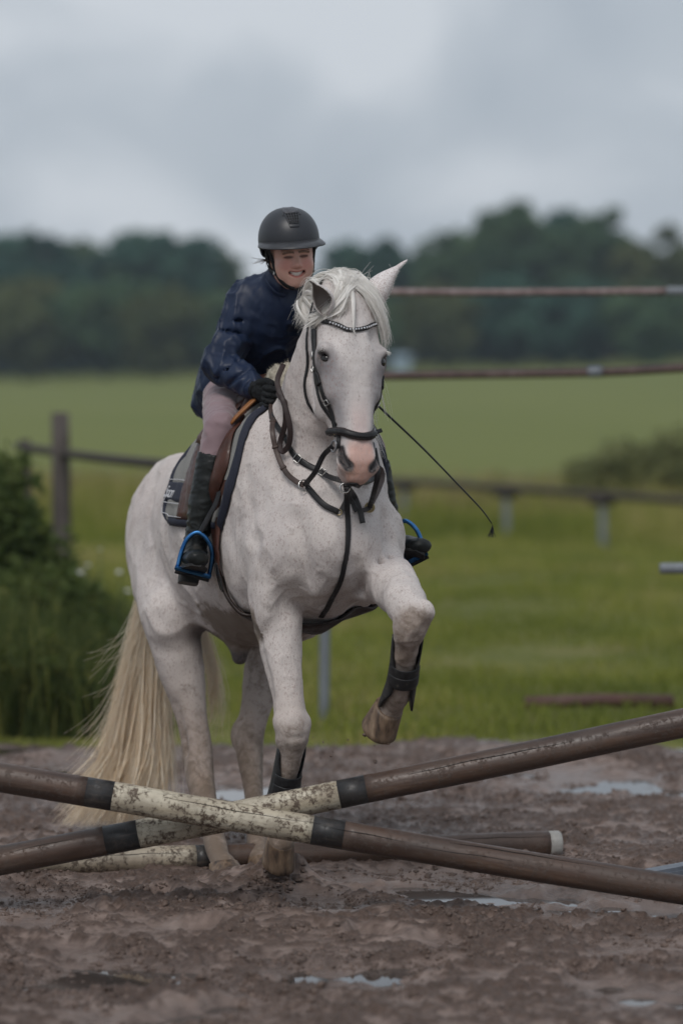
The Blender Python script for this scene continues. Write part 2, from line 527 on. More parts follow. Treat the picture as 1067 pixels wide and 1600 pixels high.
def mud_z(X, Y, full=False):
    P = np.stack([X, Y, X * 0 + 2.7], -1)
    z = (fbm(P * 1.1, 3) - .5) * .036
    rough_ = sstep(.30, .58, fbm(P * 1.3 + 31, 3))
    wob = fbm(P * 7 + 3, 3) - .5
    dry_ = np.ones_like(z)
    for (x, y, rx, ry) in PUD:
        d2 = np.sqrt(((X - x) / rx) ** 2 + ((Y - y) / ry) ** 2) + wob * 1.6
        w_ = sstep(1.35, .45, d2); dry_ *= 1 - .85 * w_; z -= .023 * w_
    z += (fbm(P * 5.5, 3) - .5) * .020 * dry_
    patch_ = sstep(.36, .58, fbm(P * 9.5 + 17, 4, .65)) * (.45 + .55 * rough_) * dry_
    cr = np.maximum(fbm(P * 30, 4, .8) - .42, 0) * .046 + np.maximum(vnoise(P * 46) - .5, 0) * .020
    cr2 = np.maximum(fbm(P * 50 + 5, 3, .75) - .40, 0) * .046
    z += cr * patch_ + cr2 * (.45 + .75 * patch_) * dry_
    crumb = np.clip((cr * patch_ + cr2 * (.45 + .75 * patch_) * dry_) / .0115, 0, 1)
    for (x, y, r, a) in PRINTS:
        near = (np.abs(X - x) < .22) & (np.abs(Y - y) < .22)
        if not near.any(): continue
        d = np.sqrt(((X[near] - x)) ** 2 + ((Y[near] - y) * .85) ** 2) / r
        z[near] += -.020 * np.exp(-(d / .8) ** 4) + .010 * np.exp(-((d - 1.25) / .35) ** 2)
    # feet push up the mud; the ground pole lies bedded in
    for (px, py, r, h_) in ((430, 1388, .13, .050), (395, 1380, .10, .030), (352, 1378, .10, .018), (462, 1384, .05, .045), (300, 1395, .12, .022)):
        c = at(px, py, 1.65 * FPX / (py - 600)); d2 = ((X - c.x) ** 2 + ((Y - c.y)) ** 2) / r ** 2
        z += h_ * np.exp(-d2) * (.55 + .9 * vnoise(P * 34))
    for (px, py, r, h_) in ((355, 1366, .07, .035), (408, 1352, .07, .035)):
        c = at(px, py, 1.65 * FPX / (py - 600)); d2 = ((X - c.x) ** 2 + (Y - c.y) ** 2) / r ** 2
        z = np.where(d2 < 6, z * (1 - np.exp(-d2 * .5)) - .012 * np.exp(-d2 * 2), z)
    z = z + .0
    ed = sstep(14.6, 15.7, Y + (fbm(P * 1.7, 2) - .5) * 1.2)
    return (z - ed * .10, crumb) if full else z - ed * .10
_cr = []
def _mz(X, Y):
    z, c_ = mud_z(X, Y, True); _cr.append(c_); return z
me, MV = grid_mesh('mud', xs, ys, _mz)
at_ = me.attributes.new('crumb', 'FLOAT', 'POINT'); at_.data.foreach_set('value', _cr[0].ravel().astype(np.float32))
q = M('wet_mud'); v = q.coords()
gz = q.node('ShaderNodeSeparateXYZ'); q.lk(v, gz.inputs[0])
m1 = q.noise(1.6, 4, .55, v); m2 = q.noise(46, 7, .75, v); m3 = q.noise(7, 5, .6, v)
mc = q.ramp(m3, [(.28, (.205, .148, .124)), (.5, (.300, .222, .188)), (.72, (.40, .305, .264))])
cb = q.attr('crumb', 'Fac'); cbn = q.math('ADD', cb, q.math('MULTIPLY', q.math('SUBTRACT', m2, .5), .8))
cm = q.node('ShaderNodeMapRange'); cm.inputs[1].default_value = .05; cm.inputs[2].default_value = .75; q.lk(cbn, cm.inputs[0])
mc = q.mix(cm.outputs[0], mc, q.ramp(m2, [(.3, (.060, .038, .028)), (.7, (.185, .126, .100))]))
wet = q.node('ShaderNodeMapRange'); wet.inputs[1].default_value = .012; wet.inputs[2].default_value = -.014
q.lk(q.math('ADD', gz.outputs[2], q.math('MULTIPLY', q.math('SUBTRACT', m1, .5), .06)), wet.inputs[0])
q.color(q.mix(q.math('MULTIPLY', wet.outputs[0], .3), mc, (.100, .082, .077)))
rr_ = q.mix(wet.outputs[0], (.56, .56, .56), (.18, .18, .18)); q.rough(rr_)
q.bump(q.noise(70, 8, .8, v), .9, .014); q.b.inputs['Specular IOR Level'].default_value = .42
tag(link('mud', me, q.m), None, None, kind='structure')
MAT_MUD = q.m
# standing water in the hollows
qw_ = M('puddle_water').set(Base_Color=(.055, .045, .040, 1), Roughness=.04)
qw_.bump(qw_.noise(9, 3), .03, .002)
me, _ = grid_mesh('puddle_water', np.linspace(-14, 14, 3), np.linspace(3, 15.0, 3), lambda X, Y: X * 0 - .0225)
tag(link('puddle_water', me, qw_.m), None, None, kind='structure')
# loose clods
qc = M('dark_clod'); cn = qc.noise(14, 5, .7); qc.color(qc.ramp(cn, [(.3, (.050, .032, .024)), (.7, (.165, .112, .088))])).set(Roughness=.6); qc.bump(qc.noise(160, 4, .7), .6, .004); MAT_CLOD = qc.m
rgm = np.random.default_rng(3)
def clod_mesh(name, centres, sizes, sub=1):
    bm = bmesh.new(); bmesh.ops.create_icosphere(bm, subdivisions=sub, radius=1.0)
    bv = np.array([v_.co[:] for v_ in bm.verts]); bf = np.array([[v_.index for v_ in f_.verts] for f_ in bm.faces]); bm.free()
    V = []; F = []
    for i_, (c, s_) in enumerate(zip(centres, sizes)):
        sc3 = rgm.uniform(.5, 1.5, 3) * np.array([1, 1, .75]); pv = bv * (1 + rgm.uniform(-.5, .5, len(bv)))[:, None] * sc3 * s_
        V.append(pv + c); F.append(bf + len(bv) * i_)
    return mesh_np(name, np.concatenate(V), np.concatenate(F))
n_c = 100000
cy = 7.8 + (14.6 - 7.8) * rgm.random(n_c) ** 1.25; cx = rgm.uniform(-1, 1, n_c) * (.13 * cy + .3)
cl = fbm(np.stack([cx * 1.6, cy * 1.6, cx * 0 + 5], -1), 3); keep = (fbm(np.stack([cx * 5, cy * 5, cx * 0 + 9], -1), 3) + .35 * (cl - .5) > .50 + .10 * rgm.random(n_c))
cx, cy = cx[keep], cy[keep]; cs = .0022 + .0095 * rgm.random(len(cx)) ** 2.8
def mud_at(x, y): return mud_z(np.asarray(x, float), np.asarray(y, float))
cz_ = mud_at(cx, cy)
tag(link('mud_clods', clod_mesh('mud_clods', np.c_[cx, cy, cz_ - cs * .15], cs, 1), MAT_CLOD), 'small clods of wet mud strewn over the arena', 'mud', kind='stuff')
# clods thrown up by the hooves
fx = []
for px, py in ((489, 1152), (505, 1160), (513, 1163), (520, 1174), (501, 1184), (517, 1181), (543, 1156), (572, 1150), (586, 1190), (606, 1163), (585, 1165), (634, 1131), (661, 1137), (570, 1148), (480, 1215), (506, 1209)):
    c = at(px, py, 10.42); fx.append(c[:])
fx = np.array(fx); fsz = np.array([.002, .004, .003, .004, .007, .005, .003, .003, .009, .006, .004, .002, .003, .007, .002, .002])
tag(link('flying_mud', clod_mesh('flying_mud', fx, fsz, 1), MAT_CLOD), 'clods of mud flying below the raised hoof', 'mud', kind='stuff')
big = [(462, 1383, .014), (436, 1390, .010), (424, 1380, .012), (446, 1386, .008), (412, 1388, .009), (398, 1384, .009), (474, 1378, .007), (388, 1378, .008), (430, 1398, .007), (455, 1396, .006)] + [(int(rgm.normal(425, 26)), int(rgm.normal(1386, 7)), float(rgm.uniform(.003, .008))) for _ in range(90)]
bc = []
for px, py, s_ in big:
    c = at(px, py, 1.65 * FPX / (py + 10 - 600)); bc.append((c.x, c.y, mud_at([c.x], [c.y])[0] + s_ * .4))
tag(link('mud_heap', clod_mesh('mud_heap', np.array(bc), np.array([b_[2] for b_ in big]), 2), MAT_CLOD), 'heap of churned mud lumps by the front hoof', 'mud', kind='stuff')

# ---- poles
def pole_mat(name, stops, stain, rough, splat, splat_c=(.10, .070, .052), wear=.35, wear_c=(.20, .15, .115)):
    q = M(name); v = q.coords((2.2, 26, 26)); n = q.noise(1.0, 6, .62, v, .3)
    c = q.ramp(n, stops)
    n2 = q.noise(9, 5, .65); c = q.mix(q.math('MULTIPLY', q.ramp(n2, [(.42, (0, 0, 0)), (.7, (1, 1, 1))]), stain), c, splat_c)
    n3 = q.noise(52, 8, .78, None, .3); n4 = q.noise(5.5, 4, .6)
    th = q.node('ShaderNodeMapRange'); th.inputs[1].default_value = .585 - splat * .07; th.inputs[2].default_value = .66 - splat * .07
    q.lk(q.math('ADD', n3, q.math('MULTIPLY', q.math('SUBTRACT', n4, .5), .35)), th.inputs[0])
    c = q.mix(q.math('MULTIPLY', th.outputs[0], min(splat, 1.0)), c, splat_c)
    n5 = q.noise(1.0, 5, .7, q.coords((5, 60, 60)), .2); c = q.mix(q.math('MULTIPLY', q.ramp(n5, [(.56, (0, 0, 0)), (.72, (1, 1, 1))]), wear), c, wear_c)
    q.color(c); q.rough(q.ramp(n3, [(.3, (rough - .12,) * 3), (.7, (rough + .2,) * 3)]))
    q.bump(q.math('ADD', n, q.math('MULTIPLY', th.outputs[0], .5)), .5, .004)
    return q.m
P_BROWN = pole_mat('pole_brown', [(.3, (.034, .020, .015)), (.5, (.066, .038, .027)), (.72, (.115, .068, .046))], .45, .42, .55, (.085, .064, .052))
P_BLACK = pole_mat('pole_black', [(.3, (.010, .010, .011)), (.7, (.026, .025, .025))], .3, .42, .45, (.070, .054, .044))
P_CREAM = pole_mat('pole_cream', [(.25, (.26, .20, .13)), (.45, (.46, .40, .30)), (.7, (.62, .57, .46))], .55, .55, 1.25, (.095, .066, .045))
P_DULL = pole_mat('pole_dull_white', [(.25, (.24, .19, .13)), (.5, (.40, .34, .26)), (.7, (.52, .47, .38))], .6, .6, 1.0, (.10, .075, .055))
P_WHITE = pole_mat('pole_end_white', [(.3, (.27, .26, .24)), (.7, (.40, .39, .37))], .25, .5, .3)
P_CRACK = M('pole_crack').set(Base_Color=(.012, .010, .008, 1), Roughness=.9).m
def jump_pole(label, A, B, rad, bands, seed=0, cracks=()):
    """A, B end points; bands: (t0, t1, name, material)"""
    A, B = Vector(A), Vector(B); L_ = (B - A).length
    root = empty('jump_pole', A); root.rotation_euler = (B - A).to_track_quat('X', 'Z').to_euler()
    tag(root, label, 'pole', 'poles of the crossed jump')
    m_ = 28
    for t0, t1, nm, mt in bands:
        n = max(3, int((t1 - t0) * L_ / .03)); secs = []
        for e in np.linspace(t0, t1, n):
            x = e * L_; a = np.linspace(0, 2 * np.pi, m_, endpoint=False)
            pp = np.stack([np.full(m_, x * 2.2 + seed * 7), np.cos(a) * 1.1, np.sin(a) * 1.1], -1)
            rr = rad * (1 + .05 * (fbm(pp, 3) - .5) * 2 + .018 * (vnoise(pp * 6) - .5))
            bow = rad * .12 * math.sin(e * 5 + seed)
            secs.append(np.stack([np.full(m_, x), np.cos(a) * rr, np.sin(a) * rr + bow], -1))
        if t0 <= 0.0001 or t1 >= .9999:
            k_ = 0 if t0 <= .0001 else -1; s0 = secs[k_].copy(); cc = s0.mean(0); s0 = cc + (s0 - cc) * .9; s0[:, 0] += (-.006 if k_ == 0 else .006)
            secs = [s0] + secs if k_ == 0 else secs + [s0]
        link(nm, loft_mesh(nm, secs), mt, root)
    for t0, t1, ang, dp in cracks:
        P = []
        for e in np.linspace(t0, t1, 24):
            a = ang + .05 * math.sin(e * 31 + seed) + .02 * math.sin(e * 97); P.append((e * L_, math.cos(a) * rad * 1.005, math.sin(a) * rad * 1.005 + rad * .12 * math.sin(e * 5 + seed)))
        w_ = np.sin(np.linspace(0, np.pi, 24)) * .0011 + .0004
        link('crack', loft_mesh('crack', tube_secs(np.array(P), w_, 5)), P_CRACK, root)
    return root
def tpx(A, B, px):
    """fraction along A->B where it shows at photograph column px"""
    lo_, hi_ = 0.0, 1.0
    for _ in range(40):
        m_ = (lo_ + hi_) / 2; p = Vector(A).lerp(Vector(B), m_)
        if (533.5 + FPX * p.x / p.y < px): lo_ = m_
        else: hi_ = m_
    return lo_
A_, B_ = at(-170, 1190, 10.20), at(1155, 1403, 10.16)
tA = lambda px: tpx(A_, B_, px)
jump_pole('muddy brown and cream pole sloping down to the right, nearest the camera', A_, B_, .0455,
          [(0, tA(135), 'brown_section', P_BROWN), (tA(135), tA(177), 'black_band', P_BLACK), (tA(177), tA(488), 'cream_section', P_CREAM), (tA(488), tA(537), 'black_band', P_BLACK), (tA(537), 1, 'brown_section', P_BROWN)], 1,
          [(tA(225), tA(500), 2.55, 0), (tA(500), tA(640), 2.7, 0), (tA(700), tA(1000), 2.2, 0), (tA(620), tA(800), 2.9, 0)])
A_, B_ = at(-300, 1406, 10.32), at(1190, 1106, 10.30)
tB = lambda px: tpx(A_, B_, px)
jump_pole('muddy brown and cream pole rising to the right behind the nearest pole', A_, B_, .0455,
          [(0, tB(165), 'brown_section', P_BROWN), (tB(165), tB(217), 'black_band', P_BLACK), (tB(217), tB(529), 'cream_section', P_CREAM), (tB(529), tB(572), 'black_band', P_BLACK), (tB(572), 1, 'brown_section', P_BROWN)], 2,
          [(tB(640), tB(900), 2.6, 0), (tB(20), tB(140), 2.5, 0)])
A_, B_ = at(18, 1345, 11.02), at(872, 1323, 11.42)
A_.z, B_.z = .040, .042
tC = lambda px: tpx(A_, B_, px)
jump_pole('pole lying on the mud behind the horse front hoof, white cap at its end', A_, B_, .0450,
          [(0, tC(305), 'cream_section', P_DULL), (tC(305), tC(326), 'black_band', P_BLACK), (tC(326), tC(856), 'brown_section', P_BROWN), (tC(856), 1, 'end_cap', P_WHITE)], 3,
          [(tC(150), tC(290), 2.6, 0), (tC(700), tC(850), 2.4, 0)])
# stands that carry the raised pole ends (just outside the picture; one foot shows at the right edge)
q = M('grey_blue_plastic'); n = q.noise(18, 4, .6); q.color(q.ramp(n, [(.3, (.10, .115, .14)), (.7, (.17, .19, .225))])).set(Roughness=.5)
MAT_PLAS = q.m
def box_mesh(name, cx, cy, cz, sx, sy, sz, bev=.008):
    bm = bmesh.new(); bmesh.ops.create_cube(bm, size=1.0)
    for v_ in bm.verts: v_.co = Vector((cx + v_.co.x * sx, cy + v_.co.y * sy, cz + v_.co.z * sz))
    bmesh.ops.bevel(bm, geom=bm.edges[:], offset=bev, segments=2, affect='EDGES')
    me = bpy.data.meshes.new(name); bm.to_mesh(me); bm.free(); return me
def stand(label, X, Y, cup_z, s):
    root = empty('jump_stand', (X, Y, 0)); tag(root, label, 'jump stand', 'stands holding the crossed poles')
    link('upright', box_mesh('upright', 0, .08, .55, .07, .07, 1.1), MAT_PLAS, root, False)
    link('cup', box_mesh('cup', 0, .02, cup_z - .06, .09, .12, .025, .006), MAT_STEEL_D, root, False)
    for a in (-1, 1):
        me = box_mesh('foot', 0, a * .30 + .08, .05, .10, .56, .09, .012)
        for v_ in me.vertices:
            if v_.co.z > .05: v_.co.z -= .05 * min(1, abs(v_.co.y - .08) / .5)
        link('foot', me, MAT_PLAS, root, False)
    me = box_mesh('foot', s * .25, .08, .065, .46, .11, .12, .012)
    for v_ in me.vertices:
        if v_.co.z > .06: v_.co.z -= .085 * min(1, abs(v_.co.x) / .46)
    link('foot', me, MAT_PLAS, root, False)
MAT_STEEL_D = metal('dull_steel', (.32, .32, .33), .45)
pR = at(1175, 1109, 10.30); pL = at(-155, 1192, 10.20); pL.x -= .0
stand('grey blue plastic jump stand at the right edge, its foot showing', at(1235, 1300, 10.75).x, 10.75, pR.z, -1)
stand('grey blue plastic jump stand outside the left edge', pL.x - .02, 10.16, pL.z, -1)

# ---- fences
def wood_mat(name, stops, rough=.8):
    q = M(name); v = q.coords((18, 18, 1.6)); n = q.noise(1.0, 6, .65, v, .4); q.color(q.ramp(n, stops)).set(Roughness=rough); q.bump(n, .5, .006); return q.m
W_GREY = wood_mat('weathered_wood', [(.3, (.034, .028, .025)), (.55, (.085, .070, .063)), (.75, (.17, .145, .135))])
W_DARK = wood_mat('dark_wood', [(.3, (.022, .017, .014)), (.7, (.060, .046, .038))])
W_PALE = wood_mat('pale_grey_post', [(.3, (.13, .145, .16)), (.7, (.20, .22, .24))], .6)
RUST = wood_mat('rusty_pipe', [(.3, (.045, .026, .022)), (.55, (.085, .052, .044)), (.75, (.17, .13, .12))], .6)
PINK = wood_mat('faded_red_pipe', [(.3, (.11, .072, .068)), (.55, (.20, .145, .14)), (.75, (.33, .29, .285))], .55)
def post_obj(name, base, h, w_, mat, parent, taper=.94, sides=8):
    a = np.linspace(0, 2 * np.pi, sides, endpoint=False) + .3; secs = []
    for e in np.linspace(0, 1, 8):
        r = w_ / 2 * (1 - (1 - taper) * e) * (1 + .05 * np.cos(3 * a + e * 2))
        secs.append(np.stack([base[0] + np.cos(a) * r + .01 * math.sin(e * 3), base[1] + np.sin(a) * r, np.full(sides, base[2] - .25 + (h + .25) * e)], -1))
    return link(name, loft_mesh(name, secs), mat, parent)
fence = empty('rail_fence', at(95, 976, 22.4)); fence.location.z = 0
tag(fence, 'weathered wooden post and rail fence left behind the horse', 'fence')
FO = np.array(fence.location)
bp_ = np.array(at(95, 900, 22.4)); post_obj('post', (bp_[0] - FO[0], bp_[1] - FO[1], 0), 1.455, .145, W_GREY, fence, .86)
bp_ = np.array(at(40, 900, 23.6)); post_obj('post', (bp_[0] - FO[0], bp_[1] - FO[1], 0), 1.25, .085, W_DARK, fence)
e0, e1 = np.array(at(28, 698, 23.8)), np.array(at(470, 742, 16.9))
link('rail', loft_mesh('rail', tube_secs(cat_rom(np.array([e0 - FO, e0 * .55 + e1 * .45 - FO + np.array([0, 0, -.02]), e1 - FO]), 6), .032, 8)), W_DARK, fence)
e0 = e0 + np.array([-2.6, 1.2, .02]); 
low = empty('low_barrier', at(630, 823, 37.5)); low.location.z = 0
tag(low, 'low dark rail on short grey posts crossing the grass at right', 'fence')
FO = np.array(low.location)
for px, Y in ((480, 40), (630, 37.6), (790, 35.2), (940, 33.0), (1095, 31.1)):
    b_ = np.array(at(px, 800, Y)); post_obj('post', (b_[0] - FO[0], b_[1] - FO[1], 0), .46, .085, W_PALE, low)
    me = box_mesh('bracket', b_[0] - FO[0], b_[1] - FO[1], .47, .28, .16, .075, .02); link('bracket', me, W_DARK, low)
pts = [np.array(at(px, 800, Y)) * np.array([1, 1, 0]) + np.array([0, 0, .53]) - FO * np.array([1, 1, 0]) for px, Y in ((470, 40.1), (630, 37.6), (790, 35.2), (962, 32.8), (1120, 30.8))]
link('rail', loft_mesh('rail', tube_secs(cat_rom(np.array(pts), 5), .042, 8)), W_DARK, low)
pipe = empty('pipe_fence', at(505, 1115, 16.4)); pipe.location.z = 0
tag(pipe, 'tall fence of two long rusty pipes at upper right', 'fence')
FO = np.array(pipe.location)
post_obj('post', (0, 0, 0), 2.16, .056, W_PALE, pipe, 1.0, 10)
pr = np.array(at(1330, 900, 16.2)); post_obj('post', (pr[0] - FO[0], pr[1] - FO[1], 0), 2.16, .056, W_PALE, pipe, 1.0, 10)
def pipe_run(pts, r, mat, nm='pipe'):
    P = cat_rom(np.array([np.array(at(*p)) - FO for p in pts]), 6); return link(nm, loft_mesh(nm, tube_secs(P, r, 10)), mat, pipe)
pipe_run([(500, 455, 16.4), (760, 457, 16.35), (1067, 455, 16.3), (1330, 452, 16.2)], .019, PINK)
pipe_run([(500, 589, 16.4), (700, 586, 16.35), (930, 582, 16.3), (1067, 575, 16.25), (1330, 560, 16.2)], .0225, RUST)
c_ = np.array(at(929, 581, 16.28)) - FO; link('coupling', loft_mesh('coupling', tube_secs(np.array([c_ + (-.035, 0, -.001), c_, c_ + (.035, 0, .001)]), .029, 10)), W_PALE, pipe)
c_ = np.array(at(1056, 455, 16.28)) - FO; link('coupling', loft_mesh('coupling', tube_secs(np.array([c_ + (-.05, 0, 0), c_, c_ + (.08, 0, 0)]), .024, 10)), W_PALE, pipe)
# second jump behind: pale pipe end at the right edge on its stand
pp = empty('pale_pole', at(1030, 888, 14.2)); tag(pp, 'pale blue grey pole end poking in at the right edge', 'pole')
link('pole_shaft', loft_mesh('pole_shaft', tube_secs(np.array([(0, 0, 0), (.01, 0, 0), (.6, .02, 0), (2.6, .1, 0)]), [.021, .024, .024, .024], 14)), W_PALE, pp)
ps = empty('pole_trestle', (at(1150, 900, 14.22).x, 14.22, 0)); tag(ps, 'trestle under the pale pole outside the right edge', 'trestle')
link('post', box_mesh('post', 0, 0, .40, .08, .08, .82), W_GREY, ps, False); link('foot', box_mesh('foot', 0, 0, .04, .12, .6, .08), W_GREY, ps, False)
rp = empty('fallen_pole', at(820, 1109, 16.6)); rp.location.z = .030; tag(rp, 'dull red pole lying in the grass at right', 'pole')
RED = pole_mat('pole_red', [(.3, (.055, .020, .017)), (.7, (.11, .045, .036))], .4, .6, .5)
d_ = at(1050, 1108, 16.7) - at(820, 1109, 16.6)
link('pole_shaft', loft_mesh('pole_shaft', tube_secs(np.array([(0, 0, 0), (d_.x * .5, d_.y * .5, .01), (d_.x * 1.0, d_.y, .0)]), .036, 12)), RED, rp)
# ================================================================ VEGETATION
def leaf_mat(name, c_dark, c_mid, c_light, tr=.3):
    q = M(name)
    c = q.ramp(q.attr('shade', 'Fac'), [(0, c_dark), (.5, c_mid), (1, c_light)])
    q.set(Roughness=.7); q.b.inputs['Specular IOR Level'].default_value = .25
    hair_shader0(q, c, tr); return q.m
def hair_shader0(q_, col_, tr):
    q_.color(col_)
    t_ = q_.node('ShaderNodeBsdfTranslucent'); q_.lk(col_, t_.inputs[0])
    mx_ = q_.node('ShaderNodeMixShader'); mx_.inputs[0].default_value = tr
    q_.lk(q_.b.outputs[0], mx_.inputs[1]); q_.lk(t_.outputs[0], mx_.inputs[2])
    q_.lk(mx_.outputs[0], q_.t.nodes['Material Output'].inputs[0])
rgv = np.random.default_rng(17)
def leaves_mesh(name, C, size, shade, elong=1.6):
    """one bent leaf (2 quads) at every point"""
    n = len(C); d = rgv.normal(0, 1, (n, 3)); d /= np.linalg.norm(d, axis=1)[:, None]
    u = np.cross(d, rgv.normal(0, 1, (n, 3))); u /= np.linalg.norm(u, axis=1)[:, None]; nrm = np.cross(d, u)
    s = np.asarray(size)[:, None] if np.ndim(size) else size
    a = C - d * s * elong * .5; m_ = C + nrm * s * .18; b = C + d * s * elong * .5
    V = np.stack([a, m_ - u * s * .5, b, m_ + u * s * .5], 1).reshape(-1, 3)
    i = np.arange(n)[:, None] * 4; F = np.concatenate([i + np.array([[0, 1, 2]]), i + np.array([[0, 2, 3]])])
    me = mesh_np(name, V, F)
    at_ = me.attributes.new('shade', 'FLOAT', 'POINT'); at_.data.foreach_set('value', np.repeat(np.clip(shade, 0, 1), 4).astype(np.float32))
    return me
# ---- verge grass (one mass)
def blades(name, X, Y, Z, h, w_, shade, mat, lean=.45):
    n = len(X); a = rgv.uniform(0, 6.283, n); dx, dy = np.cos(a), np.sin(a); le = rgv.normal(0, lean, (n, 2))
    B = np.stack([X, Y, Z], 1); U = np.stack([dx, dy, dx * 0], 1) * (w_ / 2)[:, None]
    mid = B + np.stack([le[:, 0] * h * .3, le[:, 1] * h * .3, h * .55], 1); top = B + np.stack([le[:, 0] * h, le[:, 1] * h, h * (1 - .3 * np.abs(le).sum(1))], 1)
    V = np.stack([B - U, B + U, mid + U * .75, mid - U * .75, top], 1).reshape(-1, 3); i = np.arange(n)[:, None] * 5
    F = np.concatenate([i + np.array([[0, 1, 2]]), i + np.array([[0, 2, 3]]), i + np.array([[3, 2, 4]])])
    me = mesh_np(name, V, F); at_ = me.attributes.new('shade', 'FLOAT', 'POINT'); at_.data.foreach_set('value', np.repeat(np.clip(shade, 0, 1), 5).astype(np.float32))
    return link(name, me, mat, None, False)
G_MAT = leaf_mat('verge_grass', (.105, .140, .026), (.250, .275, .050), (.48, .40, .17), .45)
def verge_z(X, Y): return terrain_z(X, Y) - .03 + np.where(Y > 15.4, (fbm(np.stack([X * .9, Y * .9, X * 0], -1), 3) - .4) * .10, -.03)
n = 110000
gy = 15.0 + (44 - 15.0) * rgv.random(n) ** 1.35; gx = rgv.uniform(-1, 1, n) * (.125 * gy + .9)
pn = fbm(np.stack([gx * .8, gy * .8, gx * 0 + 1.5], -1), 3)
dry = sstep(.5, .68, fbm(np.stack([gx * .5, gy * .35, gx * 0 + 8], -1), 3)) + sstep(16.2, 15.2, gy) + .8 * sstep(34, 40, gy)
hgt = (.030 + .085 * pn * rgv.random(n)) * (1 + .9 * dry * rgv.random(n)) * sstep(14.9, 16.2, gy + (fbm(np.stack([gx * 1.7, gy * 1.7, gx * 0 + 2.7], -1), 2) - .5) * 2.2) * (1 + .5 * sstep(.56, .70, fbm(np.stack([gx * 2.6, gy * 2.6, gx * 0 + 12], -1), 2)))
hgt = np.maximum(hgt, .015) * (1 + 2.2 * sstep(33, 37, gy))
blades_o = blades('verge_grass', gx, gy, verge_z(gx, gy) - .005, hgt * (1 + gy * .012), .004 + gy * .00028, .22 + .35 * rgv.random(n) + .50 * np.clip(dry, 0, 1) * rgv.random(n) + (pn - .5) * 1.1, G_MAT)
tag(blades_o, 'rough green and yellow grass of the verge behind the arena', 'grass', kind='stuff')
# taller weeds on the left
n = 16000
gy = rgv.uniform(15.6, 22, n); gx = at(0, 0, 1).x * gy + rgv.random(n) ** 1.3 * (260 / FPX) * gy + rgv.uniform(-.9, 0, n) * (rgv.random(n) < .35)
hgt = (.12 + .60 * rgv.random(n) ** 2) * (1 - .75 * sstep(60, 260, 533.5 + gx / gy * FPX)) + .06
blades_o = blades('tall_weeds', gx, gy, verge_z(gx, gy) - .01, hgt, .006 + .012 * rgv.random(n), .05 + .95 * rgv.random(n) ** 2.0, leaf_mat('weeds', (.042, .062, .018), (.095, .120, .030), (.21, .21, .06), .45), .3)
tag(blades_o, 'tall dark green weeds growing at the left edge', 'weeds', kind='stuff')
n = 9000
gy = rgv.uniform(15.7, 21, n); gx = at(0, 0, 1).x * gy + rgv.random(n) ** 1.5 * (270 / FPX) * gy + rgv.uniform(-.9, 0, n) * (rgv.random(n) < .3)
fall = 1 - .8 * sstep(60, 260, 533.5 + gx / gy * FPX); clump = fbm(np.stack([gx * 2.2, gy * 2.2, gx * 0 + 3], -1), 2)
gz_ = verge_z(gx, gy) + rgv.random(n) * .75 * fall * clump
tag(link('weed_leaves', leaves_mesh('weed_leaves', np.stack([gx, gy, gz_], 1), rgv.uniform(.02, .06, n), rgv.random(n) ** 1.3, 2.0), bpy.data.materials['weeds'], None, False), 'broad leaves of weeds and nettles along the left verge', 'weeds', kind='stuff')
# tall dry grass along the field edge
n = 15000
gy = rgv.uniform(39, 50, n); gx = rgv.uniform(-1, 1, n) * (.13 * gy + 1); ok_ = fbm(np.stack([gx * .5, gy * .5, gx * 0 + 4], -1), 3) > .40
gx, gy = gx[ok_], gy[ok_]; n = len(gx)
o = blades('dry_grass', gx, gy, verge_z(gx, gy), .15 + .38 * rgv.random(n), .02 + .02 * rgv.random(n), rgv.random(n), leaf_mat('dry_stalks', (.16, .13, .06), (.30, .235, .12), (.42, .34, .20), .45), .35)
tag(o, 'strip of tall dry tan grass along the edge of the field', 'grass', kind='stuff')
# ---- shrubs
def shrub(name, label, c, rad, n, leaf, mat, stems=9, group=None):
    root = empty(name, c); tag(root, label, 'bush', group)
    cl = rgv.normal(0, 1, (26, 3)); cl /= np.linalg.norm(cl, axis=1)[:, None]; cl *= rgv.uniform(.35, .95, 26)[:, None]; cl = cl * np.array(rad); cl[:, 2] = np.abs(cl[:, 2] * .9) + rad[2] * .35
    k = rgv.integers(0, 26, n); o_ = rgv.normal(0, 1, (n, 3)); o_ /= np.linalg.norm(o_, axis=1)[:, None]; o_ *= (rgv.random(n) ** .4)[:, None] * np.array(rad) * .36
    C_ = cl[k] + o_; C_[:, 2] = np.maximum(C_[:, 2], .03)
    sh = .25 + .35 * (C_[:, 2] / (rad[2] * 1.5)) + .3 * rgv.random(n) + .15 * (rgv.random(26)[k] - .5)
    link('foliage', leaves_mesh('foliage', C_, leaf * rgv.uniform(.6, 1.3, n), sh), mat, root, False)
    for i in range(stems):
        e = cl[i]; P = cat_rom(np.array([(e[0] * .1, e[1] * .1, -.05), (e[0] * .4, e[1] * .4, e[2] * .5), tuple(e)]), 4)
        link('stem', loft_mesh('stem', tube_secs(P, np.linspace(.012, .004, len(P)), 5)), W_DARK, root)
    return root
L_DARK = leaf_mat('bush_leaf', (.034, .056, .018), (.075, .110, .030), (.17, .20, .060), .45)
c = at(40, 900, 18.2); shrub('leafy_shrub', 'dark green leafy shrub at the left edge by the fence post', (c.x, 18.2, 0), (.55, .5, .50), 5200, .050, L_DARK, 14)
c = at(-62, 900, 19.0); shrub('leafy_shrub', 'taller leafy shrub cut off by the left edge', (c.x, 19.0, 0), (.62, .5, 1.05), 7000, .050, L_DARK, 14)
